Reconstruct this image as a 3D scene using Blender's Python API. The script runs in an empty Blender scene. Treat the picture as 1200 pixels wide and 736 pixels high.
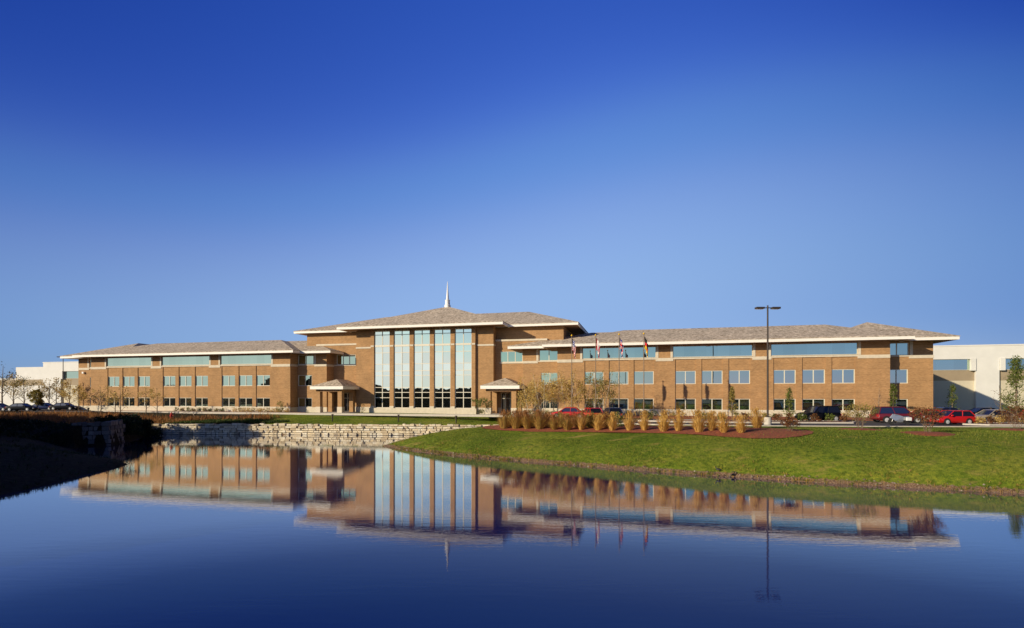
import bpy, bmesh, math, random
import numpy as np
from mathutils import Vector, Matrix, noise
random.seed(7); rng = np.random.default_rng(7)
R = math.radians
scene = bpy.context.scene
COL = scene.collection

# ------------------------------------------------------------------ camera, sky, sun, exposure
cam_d = bpy.data.cameras.new('camera'); cam = bpy.data.objects.new('camera', cam_d); COL.objects.link(cam)
cam.location = (0, 0, 5.9); cam.rotation_euler = (R(90), 0, 0)
cam_d.sensor_width = 36; cam_d.lens = 18.6; cam_d.shift_y = 0.0783; cam_d.clip_end = 6000; cam_d.clip_start = .1
scene.camera = cam

SUN_EL = 18.5
SUN_DIR = Vector((-0.843, -0.538, math.tan(R(SUN_EL)))).normalized()      # towards the sun
SUN_ROT = math.atan2(-0.843, -0.538)
w = bpy.data.worlds.new('World'); scene.world = w; w.use_nodes = True
nt = w.node_tree; nt.nodes.clear()
out = nt.nodes.new('ShaderNodeOutputWorld'); bg = nt.nodes.new('ShaderNodeBackground')
sky = nt.nodes.new('ShaderNodeTexSky'); sky.sky_type = 'NISHITA'; sky.sun_disc = False
sky.sun_elevation = R(SUN_EL); sky.sun_rotation = SUN_ROT
sky.air_density = 1.0; sky.dust_density = 0.3; sky.ozone_density = 3.0; sky.altitude = 200
SKY_K = 0.11
def vscale(src, k):
    n = nt.nodes.new('ShaderNodeVectorMath'); n.operation = 'SCALE'; n.inputs['Scale'].default_value = k; nt.links.new(src, n.inputs[0]); return n.outputs[0]
cv = nt.nodes.new('ShaderNodeRGBCurve')           # film response of the saturated, polarised sky
for ch, pts in ((0, [(0, 0), (.068, .027), (.105, .11), (.178, .26), (.386, .31), (.8, .66), (1, .80)]),
                (1, [(0, 0), (.136, .10), (.205, .27), (.332, .435), (.62, .49), (1, .84)]),
                (2, [(0, 0), (.258, .49), (.366, .68), (.533, .79), (.8, .80), (1, .86)])):
    c = cv.mapping.curves[ch]; c.points[0].location = pts[0]; c.points[1].location = pts[-1]
    for p in pts[1:-1]: c.points.new(*p)
    for p in c.points: p.handle_type = 'AUTO_CLAMPED'
cv.mapping.extend = 'HORIZONTAL'; cv.mapping.update()
# vignette and polariser put into the northern sky: darker to either side and higher up
def mth(op, a, b_=None, clamp=False):
    n = nt.nodes.new('ShaderNodeMath'); n.operation = op; n.use_clamp = clamp
    for k, v in enumerate((a, b_)):
        if v is None: continue
        if isinstance(v, (int, float)): n.inputs[k].default_value = v
        else: nt.links.new(v, n.inputs[k])
    return n.outputs[0]
tcw = nt.nodes.new('ShaderNodeTexCoord'); sw = nt.nodes.new('ShaderNodeSeparateXYZ'); nt.links.new(tcw.outputs['Generated'], sw.inputs[0])
lat2 = mth('MULTIPLY', sw.outputs[0], sw.outputs[0])
cz = mth('ADD', .80, mth('MULTIPLY', 2.9, mth('MULTIPLY', sw.outputs[2], sw.outputs[2])))
ym = mth('MULTIPLY', sw.outputs[1], 2.5, True)
cz = mth('MULTIPLY', cz, mth('ADD', 1.0, mth('MULTIPLY', .45, mth('MAXIMUM', 0.0, sw.outputs[0]))))
drop = mth('MINIMUM', .75, mth('MULTIPLY', mth('MULTIPLY', lat2, cz), ym))
ff = mth('SUBTRACT', 1.0, mth('MULTIPLY', drop, .42))
ff = mth('MULTIPLY', ff, mth('SUBTRACT', 1.0, mth('MULTIPLY', .8, mth('MULTIPLY', mth('SUBTRACT', sw.outputs[2], .6), 4.0, True))))  # from here on: sky outside the view darkened to cut fill light
ff = mth('MULTIPLY', ff, mth('SUBTRACT', 1.0, mth('MULTIPLY', .85, mth('MULTIPLY', mth('SUBTRACT', sw.outputs[0], .72), 4.0, True))))
ff = mth('MULTIPLY', ff, mth('SUBTRACT', 1.0, mth('MULTIPLY', .7, mth('MULTIPLY', mth('MULTIPLY', sw.outputs[1], -3.0, True), mth('MULTIPLY', mth('SUBTRACT', sw.outputs[2], .36), 4.0, True)))))
ff = mth('MULTIPLY', ff, mth('SUBTRACT', 1.0, mth('MULTIPLY', .85, mth('MULTIPLY', mth('MULTIPLY', sw.outputs[1], -3.0, True), mth('MULTIPLY', mth('SUBTRACT', sw.outputs[0], .30), 3.0, True)))))
pm = nt.nodes.new('ShaderNodeVectorMath'); pm.operation = 'SCALE'; nt.links.new(vscale(sky.outputs[0], SKY_K), pm.inputs[0]); nt.links.new(ff, pm.inputs['Scale'])
nt.links.new(pm.outputs[0], cv.inputs['Color'])
cxyz = nt.nodes.new('ShaderNodeCombineXYZ')
for k, a in enumerate((.85, .66, .40)): nt.links.new(mth('SUBTRACT', 1.0, mth('MULTIPLY', drop, a)), cxyz.inputs[k])
vm = nt.nodes.new('ShaderNodeVectorMath'); vm.operation = 'MULTIPLY'; nt.links.new(cv.outputs[0], vm.inputs[0]); nt.links.new(cxyz.outputs[0], vm.inputs[1])
nt.links.new(vscale(vm.outputs[0], 1 / SKY_K), bg.inputs[0])
bg.inputs[1].default_value = SKY_K
nt.links.new(bg.outputs[0], out.inputs[0])
sl = bpy.data.lights.new('sun', 'SUN'); sl.energy = 5.0; sl.angle = R(.5); sl.color = (1.0, .86, .64)
so = bpy.data.objects.new('sun', sl); COL.objects.link(so)
so.rotation_euler = (-SUN_DIR).to_track_quat('-Z', 'Y').to_euler(); so.location = (-60, -60, 60)
scene.view_settings.view_transform = 'Standard'; scene.view_settings.look = 'None'
scene.view_settings.exposure = 0.0; scene.view_settings.gamma = 1.0

# ------------------------------------------------------------------ materials
def newmat(name):
    m = bpy.data.materials.new(name); m.use_nodes = True
    return m, m.node_tree, m.node_tree.nodes['Principled BSDF']
def ramp(nt, stops):
    r = nt.nodes.new('ShaderNodeValToRGB'); e = r.color_ramp.elements
    while len(e) < len(stops): e.new(.5)
    for k, (p, c) in enumerate(stops): e[k].position = p; e[k].color = (*c, 1)
    return r
def noise_node(nt, scale, detail=4, vec=None, rough=.6):
    n = nt.nodes.new('ShaderNodeTexNoise'); n.inputs['Scale'].default_value = scale; n.inputs['Detail'].default_value = detail
    n.inputs['Roughness'].default_value = rough
    if vec: nt.links.new(vec, n.inputs['Vector'])
    return n
def objco(nt, sc=(1, 1, 1)):
    t = nt.nodes.new('ShaderNodeTexCoord'); mp = nt.nodes.new('ShaderNodeMapping'); mp.inputs['Scale'].default_value = sc
    nt.links.new(t.outputs['Object'], mp.inputs[0]); return mp.outputs[0]
def plain(name, c, rough=.6, metal=0, var=.12, scale=3, bump=0, coat=0, spec=None):
    m, nt, b = newmat(name)
    n = noise_node(nt, scale, 5, objco(nt))
    r = ramp(nt, [(.3, tuple(x * (1 - var) for x in c)), (.7, tuple(min(1, x * (1 + var)) for x in c))])
    nt.links.new(n.outputs[0], r.inputs[0]); nt.links.new(r.outputs[0], b.inputs['Base Color'])
    b.inputs['Roughness'].default_value = rough; b.inputs['Metallic'].default_value = metal
    if coat: b.inputs['Coat Weight'].default_value = coat
    if spec is not None: b.inputs['Specular IOR Level'].default_value = spec
    if bump:
        bp = nt.nodes.new('ShaderNodeBump'); bp.inputs['Strength'].default_value = bump; bp.inputs['Distance'].default_value = .05
        nt.links.new(n.outputs[0], bp.inputs['Height']); nt.links.new(bp.outputs[0], b.inputs['Normal'])
    return m
def island(name, cols, rough=.7, trans=0, bump=0):
    m, nt, b = newmat(name)
    g = nt.nodes.new('ShaderNodeNewGeometry')
    r = ramp(nt, [(k / max(1, len(cols) - 1), c) for k, c in enumerate(cols)])
    nt.links.new(g.outputs['Random Per Island'], r.inputs[0])
    src = r.outputs[0]
    if bump:
        n = noise_node(nt, 9, 5, objco(nt)); mx = nt.nodes.new('ShaderNodeMix'); mx.data_type = 'RGBA'; mx.blend_type = 'MULTIPLY'
        mx.inputs[0].default_value = .5; nt.links.new(src, mx.inputs[6]); nt.links.new(n.outputs[0], mx.inputs[7]); 
        n2 = ramp(nt, [(.3, (.6, .58, .55)), (.6, (1.25, 1.25, 1.25))]); nt.links.new(n.outputs[0], n2.inputs[0]); nt.links.new(n2.outputs[0], mx.inputs[7])
        src = mx.outputs[2]
        bp = nt.nodes.new('ShaderNodeBump'); bp.inputs['Strength'].default_value = bump; bp.inputs['Distance'].default_value = .08
        nt.links.new(n.outputs[0], bp.inputs['Height']); nt.links.new(bp.outputs[0], b.inputs['Normal'])
    nt.links.new(src, b.inputs['Base Color']); b.inputs['Roughness'].default_value = rough
    b.inputs['Specular IOR Level'].default_value = .25
    if trans:
        t = nt.nodes.new('ShaderNodeBsdfTranslucent'); nt.links.new(src, t.inputs[0])
        mx = nt.nodes.new('ShaderNodeMixShader'); mx.inputs[0].default_value = trans
        o = nt.nodes['Material Output']; nt.links.new(b.outputs[0], mx.inputs[1]); nt.links.new(t.outputs[0], mx.inputs[2]); nt.links.new(mx.outputs[0], o.inputs[0])
    return m

def mat_brick():
    m, nt, b = newmat('brick')
    vec = objco(nt)
    sx = nt.nodes.new('ShaderNodeSeparateXYZ'); nt.links.new(vec, sx.inputs[0])
    add = nt.nodes.new('ShaderNodeMath'); add.operation = 'ADD'; nt.links.new(sx.outputs[0], add.inputs[0]); nt.links.new(sx.outputs[1], add.inputs[1])
    cb = nt.nodes.new('ShaderNodeCombineXYZ'); nt.links.new(add.outputs[0], cb.inputs[0]); nt.links.new(sx.outputs[2], cb.inputs[1])
    br = nt.nodes.new('ShaderNodeTexBrick'); nt.links.new(cb.outputs[0], br.inputs['Vector'])
    br.inputs['Color1'].default_value = (.46, .262, .116, 1); br.inputs['Color2'].default_value = (.345, .19, .082, 1); br.inputs['Mortar'].default_value = (.40, .28, .155, 1)
    br.inputs['Scale'].default_value = 1.0; br.inputs['Brick Width'].default_value = .30; br.inputs['Row Height'].default_value = .10; br.inputs['Mortar Size'].default_value = .012
    n = noise_node(nt, .5, 6, vec, .7); rr = ramp(nt, [(.3, (.80, .79, .78)), (.7, (1.14, 1.10, 1.05))]); nt.links.new(n.outputs[0], rr.inputs[0])
    # coursing: a darker soldier line about every 0.8 m
    md = nt.nodes.new('ShaderNodeMath'); md.operation = 'FRACT'; dv = nt.nodes.new('ShaderNodeMath'); dv.operation = 'DIVIDE'; dv.inputs[1].default_value = .8
    nt.links.new(sx.outputs[2], dv.inputs[0]); nt.links.new(dv.outputs[0], md.inputs[0])
    r2 = ramp(nt, [(0, (.90, .89, .88)), (.14, (1, 1, 1))]); r2.color_ramp.interpolation = 'CONSTANT'; nt.links.new(md.outputs[0], r2.inputs[0])
    m1 = nt.nodes.new('ShaderNodeMix'); m1.data_type = 'RGBA'; m1.blend_type = 'MULTIPLY'; m1.inputs[0].default_value = 1
    m2 = nt.nodes.new('ShaderNodeMix'); m2.data_type = 'RGBA'; m2.blend_type = 'MULTIPLY'; m2.inputs[0].default_value = .8
    nt.links.new(br.outputs[0], m1.inputs[6]); nt.links.new(rr.outputs[0], m1.inputs[7])
    nt.links.new(m1.outputs[2], m2.inputs[6]); nt.links.new(r2.outputs[0], m2.inputs[7]); nt.links.new(m2.outputs[2], b.inputs['Base Color'])
    b.inputs['Roughness'].default_value = .85; b.inputs['Specular IOR Level'].default_value = .2
    return m
def mat_shingle():
    m, nt, b = newmat('shingle')
    n = noise_node(nt, 2.2, 3, objco(nt, (1, 1, 2.5)), .8); n2 = noise_node(nt, .35, 3, objco(nt))
    r = ramp(nt, [(.34, (.20, .155, .10)), (.5, (.50, .42, .325)), (.66, (.80, .69, .54))]); nt.links.new(n.outputs[0], r.inputs[0])
    r2 = ramp(nt, [(.3, (.85, .85, .85)), (.7, (1.12, 1.1, 1.08))]); nt.links.new(n2.outputs[0], r2.inputs[0])
    mx = nt.nodes.new('ShaderNodeMix'); mx.data_type = 'RGBA'; mx.blend_type = 'MULTIPLY'; mx.inputs[0].default_value = 1
    nt.links.new(r.outputs[0], mx.inputs[6]); nt.links.new(r2.outputs[0], mx.inputs[7]); nt.links.new(mx.outputs[2], b.inputs['Base Color'])
    b.inputs['Roughness'].default_value = .95; b.inputs['Specular IOR Level'].default_value = .1
    return m
def mat_glass(name, tint, dark, fac):
    m, nt, b = newmat(name)
    o = nt.nodes['Material Output']
    g = nt.nodes.new('ShaderNodeBsdfGlossy'); g.inputs['Color'].default_value = (*tint, 1); g.inputs['Roughness'].default_value = .015
    gi0 = nt.nodes.new('ShaderNodeNewGeometry'); rt = ramp(nt, [(0, tuple(x * .88 for x in tint)), (1, tuple(min(1, x * 1.06) for x in tint))]); nt.links.new(gi0.outputs['Random Per Island'], rt.inputs[0]); nt.links.new(rt.outputs[0], g.inputs['Color'])
    n = noise_node(nt, .5, 2, objco(nt)); bp = nt.nodes.new('ShaderNodeBump'); bp.inputs['Strength'].default_value = .03; bp.inputs['Distance'].default_value = .05
    nt.links.new(n.outputs[0], bp.inputs['Height']); nt.links.new(bp.outputs[0], g.inputs['Normal'])
    gi = nt.nodes.new('ShaderNodeNewGeometry'); r = ramp(nt, [(0, tuple(x * .7 for x in dark)), (1, tuple(x * 1.3 for x in dark))])
    nt.links.new(gi.outputs['Random Per Island'], r.inputs[0]); nt.links.new(r.outputs[0], b.inputs['Base Color']); b.inputs['Roughness'].default_value = .5
    mx = nt.nodes.new('ShaderNodeMixShader'); mx.inputs[0].default_value = fac
    nt.links.new(b.outputs[0], mx.inputs[1]); nt.links.new(g.outputs[0], mx.inputs[2]); nt.links.new(mx.outputs[0], o.inputs[0])
    return m
def mat_grass():
    m, nt, b = newmat('grass_lawn')
    vec = objco(nt)
    n1 = noise_node(nt, .16, 5, vec, .65); n2 = noise_node(nt, 3.0, 6, vec, .75); n3 = noise_node(nt, 14, 3, vec)
    r1 = ramp(nt, [(.28, (.085, .145, .014)), (.48, (.15, .21, .020)), (.66, (.215, .25, .032))]); nt.links.new(n1.outputs[0], r1.inputs[0])
    r2 = ramp(nt, [(.30, (.32, .4, .3)), (.50, (1, 1, 1)), (.70, (1.9, 1.5, 1.2))]); nt.links.new(n2.outputs[0], r2.inputs[0])
    mx = nt.nodes.new('ShaderNodeMix'); mx.data_type = 'RGBA'; mx.blend_type = 'MULTIPLY'; mx.inputs[0].default_value = 1
    nt.links.new(r1.outputs[0], mx.inputs[6]); nt.links.new(r2.outputs[0], mx.inputs[7])
    n4 = noise_node(nt, 1.0, 5, objco(nt, (.22, .9, 1)), .7); r4 = ramp(nt, [(.56, (0, 0, 0)), (.70, (1, 1, 1))]); nt.links.new(n4.outputs[0], r4.inputs[0])
    m4 = nt.nodes.new('ShaderNodeMix'); m4.data_type = 'RGBA'; m4.blend_type = 'MIX'; nt.links.new(r4.outputs[0], m4.inputs[0]); nt.links.new(mx.outputs[2], m4.inputs[6]); m4.inputs[7].default_value = (.34, .27, .07, 1)
    mx = m4
    # mud rim at the waterline
    g = nt.nodes.new('ShaderNodeNewGeometry'); s = nt.nodes.new('ShaderNodeSeparateXYZ'); nt.links.new(g.outputs['Position'], s.inputs[0])
    mr = nt.nodes.new('ShaderNodeMath'); mr.operation = 'MULTIPLY_ADD'; nt.links.new(n2.outputs[0], mr.inputs[0]); mr.inputs[1].default_value = -.42; nt.links.new(s.outputs[2], mr.inputs[2])
    r3 = ramp(nt, [(.0, (1, 1, 1)), (.05, (0, 0, 0))]); nt.links.new(mr.outputs[0], r3.inputs[0])
    rs = ramp(nt, [(.35, (.12, .065, .035)), (.65, (.40, .27, .17))]); nt.links.new(n3.outputs[0], rs.inputs[0])
    m2 = nt.nodes.new('ShaderNodeMix'); m2.data_type = 'RGBA'; nt.links.new(r3.outputs[0], m2.inputs[0]); nt.links.new(mx.outputs[2], m2.inputs[6]); nt.links.new(rs.outputs[0], m2.inputs[7])
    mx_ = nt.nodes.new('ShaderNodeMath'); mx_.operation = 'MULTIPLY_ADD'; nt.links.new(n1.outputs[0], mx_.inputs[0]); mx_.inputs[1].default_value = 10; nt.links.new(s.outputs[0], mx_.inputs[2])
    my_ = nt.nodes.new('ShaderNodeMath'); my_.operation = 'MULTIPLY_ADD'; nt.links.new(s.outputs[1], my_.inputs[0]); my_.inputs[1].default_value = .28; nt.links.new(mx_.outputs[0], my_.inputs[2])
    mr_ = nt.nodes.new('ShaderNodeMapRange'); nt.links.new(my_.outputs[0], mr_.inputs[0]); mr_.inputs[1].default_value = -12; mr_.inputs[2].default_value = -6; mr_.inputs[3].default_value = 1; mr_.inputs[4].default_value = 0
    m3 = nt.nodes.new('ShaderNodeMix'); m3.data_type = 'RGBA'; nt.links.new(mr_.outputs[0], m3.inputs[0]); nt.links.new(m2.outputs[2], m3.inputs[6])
    re_ = ramp(nt, [(.35, (.016, .012, .007)), (.7, (.06, .048, .022))]); nt.links.new(n2.outputs[0], re_.inputs[0]); nt.links.new(re_.outputs[0], m3.inputs[7])  # shade of the left bank put into the ground colour
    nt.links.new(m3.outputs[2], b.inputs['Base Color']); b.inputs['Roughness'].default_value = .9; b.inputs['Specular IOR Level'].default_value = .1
    ad = nt.nodes.new('ShaderNodeMath'); nt.links.new(n2.outputs[0], ad.inputs[0]); nt.links.new(n3.outputs[0], ad.inputs[1])
    bp = nt.nodes.new('ShaderNodeBump'); bp.inputs['Strength'].default_value = .9; bp.inputs['Distance'].default_value = .12
    nt.links.new(ad.outputs[0], bp.inputs['Height']); nt.links.new(bp.outputs[0], b.inputs['Normal'])
    return m
def mat_water():
    m, nt, b = newmat('pond_water')
    b.inputs['Base Color'].default_value = (.0004, .013, .125, 1); b.inputs['Roughness'].default_value = 1; b.inputs['Specular IOR Level'].default_value = 0
    gl = nt.nodes.new('ShaderNodeBsdfGlossy'); gl.inputs['Roughness'].default_value = .02; gl.inputs['Color'].default_value = (1, 1, 1, 1)
    fr = nt.nodes.new('ShaderNodeFresnel'); fr.inputs['IOR'].default_value = 1.33
    fr_r = ramp(nt, [(0, (.02,) * 3), (.12, (.095,) * 3), (.19, (.20,) * 3), (.29, (.58,) * 3), (.55, (.90,) * 3), (1, (1,) * 3)]); nt.links.new(fr.outputs[0], fr_r.inputs[0])
    mxs = nt.nodes.new('ShaderNodeMixShader'); nt.links.new(fr_r.outputs[0], mxs.inputs[0]); nt.links.new(b.outputs[0], mxs.inputs[1]); nt.links.new(gl.outputs[0], mxs.inputs[2])
    nt.links.new(mxs.outputs[0], nt.nodes['Material Output'].inputs[0])
    n = noise_node(nt, 1.0, 4, objco(nt, (.7, 3.2, 1))); n2 = noise_node(nt, .12, 2, objco(nt, (.6, 1.3, 1)))
    ad = nt.nodes.new('ShaderNodeMath'); ad.operation = 'MULTIPLY_ADD'; nt.links.new(n2.outputs[0], ad.inputs[0]); ad.inputs[1].default_value = 1.2; nt.links.new(n.outputs[0], ad.inputs[2])
    bp = nt.nodes.new('ShaderNodeBump'); bp.inputs['Strength'].default_value = .045; bp.inputs['Distance'].default_value = .05
    nt.links.new(ad.outputs[0], bp.inputs['Height']); nt.links.new(bp.outputs[0], gl.inputs['Normal']); nt.links.new(bp.outputs[0], fr.inputs['Normal'])
    return m

M = dict(
    brick=mat_brick(), shingle=mat_shingle(), grass=mat_grass(), water=mat_water(),
    cream=plain('cream_stone', (.62, .55, .42), .8, var=.1, scale=2),
    fascia=plain('fascia_paint', (.86, .82, .74), .6, var=.04),
    soffit=plain('soffit', (.30, .17, .09), .8),
    frame=plain('window_frame', (.66, .62, .50), .5, var=.04),
    glass=mat_glass('teal_glass', (.50, .63, .53), (.02, .04, .04), .9),
    glassw=mat_glass('clear_glass', (.90, .95, .86), (.03, .04, .04), .95),
    door=plain('dark_door', (.03, .025, .025), .4),
    white=plain('white_paint', (.8, .8, .78), .5, var=.03),
    ware=plain('warehouse_concrete', (.72, .71, .66), .8, var=.05, scale=.6),
    ware2=plain('warehouse_panel', (.58, .52, .38), .8, var=.05, scale=.6),
    ware3=plain('warehouse_band', (.33, .26, .17), .8, var=.08, scale=.6),
    asphalt=plain('asphalt', (.05, .05, .055), .9, var=.3, scale=8),
    concrete=plain('concrete', (.55, .50, .42), .85, var=.1, scale=4),
    mulch=island('bark_mulch', [(.10, .03, .018), (.17, .05, .028), (.22, .075, .04)], .95),
    mulchg=plain('mulch_ground', (.27, .072, .026), .95, var=.6, scale=6, bump=.6),
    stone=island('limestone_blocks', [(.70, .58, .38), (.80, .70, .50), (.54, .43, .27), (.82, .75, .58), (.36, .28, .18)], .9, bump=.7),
    stone_shade=island('shaded_stone', [(.16, .15, .13), (.24, .22, .19), (.12, .11, .10), (.30, .28, .24)], .9, bump=.7),  # shade on the inlet wall put into a darker stone colour
    bark=plain('bark', (.22, .16, .11), .9, var=.3, scale=8),
    bark_w=plain('pale_bark', (.50, .42, .32), .9, var=.25, scale=6),
    metal=plain('bronze_metal', (.06, .045, .035), .45, .3), steel=plain('brushed_steel', (.45, .43, .40), .35, .8),
    rubber=plain('rubber', (.02, .02, .02), .8), hub=plain('hub_cap', (.65, .65, .62), .35, .3),
    carglass=mat_glass('car_glass', (.55, .58, .6), (.008, .01, .012), .2), black=plain('black_plastic', (.015, .015, .015), .5),
    taillight=plain('red_lens', (.45, .02, .02), .2), headlight=plain('clear_lens', (.75, .75, .72), .15),
    hydrant=plain('red_paint', (.45, .02, .015), .4),
    lf_green=island('leaves_green', [(.08, .12, .02), (.13, .17, .03), (.20, .21, .05)], trans=.3),
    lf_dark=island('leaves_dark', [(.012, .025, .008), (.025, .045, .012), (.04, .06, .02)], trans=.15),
    lf_yellow=island('leaves_yellow', [(.26, .20, .04), (.38, .28, .07), (.20, .20, .04), (.48, .34, .10)], trans=.35),
    lf_tawny=island('leaves_tawny', [(.66, .45, .13), (.50, .31, .08), (.72, .54, .19), (.42, .34, .09)], trans=.35),
    lf_rust=island('leaves_rust', [(.20, .06, .025), (.13, .05, .02), (.26, .12, .04), (.10, .08, .02)], trans=.3),
    gr_gold=island('golden_grass', [(.72, .44, .10), (.56, .32, .07), (.82, .56, .18), (.40, .20, .05)], trans=.3),
    gr_olive=island('olive_grass', [(.50, .34, .08), (.34, .25, .06), (.62, .38, .09), (.32, .16, .05)], trans=.3),
    gr_rust=island('russet_grass', [(.44, .19, .06), (.34, .14, .04), (.56, .31, .11), (.26, .11, .04)], trans=.3),
    gr_green=island('ground_cover', [(.03, .07, .012), (.06, .11, .02), (.16, .15, .04)], trans=.3),
)
def paint(name, c, metal=.2):
    m = plain(name, c, .35, metal, var=.02, coat=.5 if sum(c) > .05 else 0, spec=None if sum(c) > .05 else .15); M[name] = m; return m
for n_, c_, t_ in (('paint_red', (.55, .012, .01), 0), ('paint_maroon', (.16, .008, .012), .2), ('paint_black', (.008, .009, .012), .2), ('paint_taupe', (.34, .28, .20), .1),
                   ('paint_blue', (.01, .02, .09), .3), ('paint_white', (.75, .75, .73), 0), ('paint_silver', (.45, .46, .47), .7), ('paint_green', (.01, .03, .02), .3)):
    paint(n_, c_, t_)
for n_, c_ in (('f_red', (.60, .02, .03)), ('f_white', (.80, .78, .75)), ('f_blue', (.02, .03, .20)), ('f_black', (.01, .01, .01)), ('f_gold', (.80, .48, .01))):
    M[n_] = plain(n_, c_, .8, var=.05)

# ------------------------------------------------------------------ helpers
class MB:
    def __init__(s): s.v = []; s.f = []; s.m = []
    def add(s, vs, fs, mi=0):
        o = len(s.v); s.v += [tuple(x) for x in vs]; s.f += [tuple(o + i for i in f) for f in fs]; s.m += [mi] * len(fs)
    def box(s, x0, x1, y0, y1, z0, z1, mi=0):
        if x0 > x1: x0, x1 = x1, x0
        s.add([(x0, y0, z0), (x1, y0, z0), (x1, y1, z0), (x0, y1, z0), (x0, y0, z1), (x1, y0, z1), (x1, y1, z1), (x0, y1, z1)],
              [(0, 3, 2, 1), (4, 5, 6, 7), (0, 1, 5, 4), (1, 2, 6, 5), (2, 3, 7, 6), (3, 0, 4, 7)], mi)
    def tube(s, pts, rad, n=8, mi=0, cap=True):
        pts = [Vector(p) for p in pts]; rings = []
        up = Vector((0, 0, 1))
        for k, p in enumerate(pts):
            d = (pts[min(k + 1, len(pts) - 1)] - pts[max(k - 1, 0)]).normalized()
            a = d.cross(up if abs(d.z) < .95 else Vector((1, 0, 0))).normalized(); b = d.cross(a)
            r = rad[k] if isinstance(rad, (list, tuple)) else rad
            rings.append([p + a * math.cos(2 * math.pi * i / n) * r + b * math.sin(2 * math.pi * i / n) * r for i in range(n)])
        vs = [v for rr in rings for v in rr]; fs = []
        for k in range(len(pts) - 1):
            for i in range(n): fs.append((k * n + i, k * n + (i + 1) % n, (k + 1) * n + (i + 1) % n, (k + 1) * n + i))
        if cap: fs.append(tuple(range(n))[::-1]); fs.append(tuple(range((len(pts) - 1) * n, len(pts) * n)))
        s.add(vs, fs, mi)
    def lathe(s, prof, n=16, c=(0, 0, 0), axis='z', mi=0):
        vs = []; fs = []
        for r, z in prof:
            for i in range(n):
                a = 2 * math.pi * i / n; x, y = r * math.cos(a), r * math.sin(a)
                vs.append((c[0] + x, c[1] + y, c[2] + z) if axis == 'z' else (c[0] + x, c[1] + z, c[2] + y))
        for k in range(len(prof) - 1):
            for i in range(n): fs.append((k * n + i, k * n + (i + 1) % n, (k + 1) * n + (i + 1) % n, (k + 1) * n + i))
        fs.append(tuple(range(n))[::-1]); fs.append(tuple(range((len(prof) - 1) * n, len(prof) * n)))
        s.add(vs, fs, mi)
    def build(s, name, mats, parent=None, bevel=0, smooth=False, subsurf=0):
        me = bpy.data.meshes.new(name); me.from_pydata(s.v, [], s.f); 
        if not isinstance(mats, (list, tuple)): mats = [mats]
        for m in mats: me.materials.append(m)
        if len(mats) > 1: me.polygons.foreach_set('material_index', s.m)
        if smooth: me.polygons.foreach_set('use_smooth', [True] * len(me.polygons))
        me.update()
        o = bpy.data.objects.new(name, me); COL.objects.link(o)
        if parent: o.parent = parent
        if bevel:
            b = o.modifiers.new('b', 'BEVEL'); b.width = bevel; b.segments = 2; b.limit_method = 'ANGLE'
        if subsurf:
            b = o.modifiers.new('s', 'SUBSURF'); b.levels = subsurf; b.render_levels = subsurf
        return o
def empty(name, loc=(0, 0, 0), rz=0):
    o = bpy.data.objects.new(name, None); COL.objects.link(o); o.location = loc; o.rotation_euler = (0, 0, rz); o.empty_display_size = .3
    return o
def tag(o, label, cat, group=None):
    o['label'] = label; o['category'] = cat
    if group: o['group'] = group
    return o
def structure(o): o['kind'] = 'structure'; return o
def stuff(o, label, cat): o['label'] = label; o['category'] = cat; o['kind'] = 'stuff'; return o
def copy_tree(o, parent=None):
    c = o.copy(); COL.objects.link(c); c.parent = parent
    for ch in list(o.children): copy_tree(ch, c)
    return c

# ------------------------------------------------------------------ terrain and pond
BANK = [(-14.7, 60), (-9, 53.5), (-3.1, 48.8), (4.3, 44.4), (12.5, 39.2), (21.9, 34.6), (30.3, 31.3), (45, 27), (70, 20), (85, 8), (80, -8),
        (40, -4), (20, 4), (5, 8), (-10, 9), (-22, 13), (-27, 22), (-29.5, 30.5), (-30.3, 34.8), (-31, 38.5), (-32.1, 44.5), (-34.5, 46.8), (-40, 50), (-46.3, 56)]
WALL1 = [(-49.6, 59.6), (-46.6, 61.3), (-48.2, 66)]
INLET = [(-48.2, 66), (-50, 72), (-52.6, 76.6)]
WALL2 = [(-52.6, 76.8), (-45, 77.3), (-35, 77), (-25, 76.2), (-12, 75.4), (-1.5, 74.8)]
BACK = [(-1.5, 74.3), (-5, 70.5), (-9.5, 65.5), (-13.3, 61.8), (-14.7, 60)]
POLY = np.array(BANK + [(-49.0, 59.6), (-46.9, 61.5)] + [(-48.7, 66), (-50.3, 72), (-52.9, 77.0)] + [(x, y + .6) for x, y in WALL2] + BACK[:-1])
def seg_dist(P, poly):
    best = np.full(len(P), 1e9)
    for a, b in zip(poly[:-1], poly[1:]):
        a = np.array(a, float); b = np.array(b, float); ab = b - a
        t = np.clip(((P - a) @ ab) / (ab @ ab + 1e-9), 0, 1)
        best = np.minimum(best, np.hypot(*(P - a - t[:, None] * ab).T))
    return best
def inside(P, poly):
    x, y = P[:, 0], P[:, 1]; c = np.zeros(len(P), bool); n = len(poly)
    for i in range(n):
        x1, y1 = poly[i]; x2, y2 = poly[(i + 1) % n]
        cond = ((y1 > y) != (y2 > y))
        with np.errstate(divide='ignore', invalid='ignore'):
            xi = (x2 - x1) * (y - y1) / (y2 - y1 + 1e-12) + x1
        c ^= cond & (x < xi)
    return c
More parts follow.
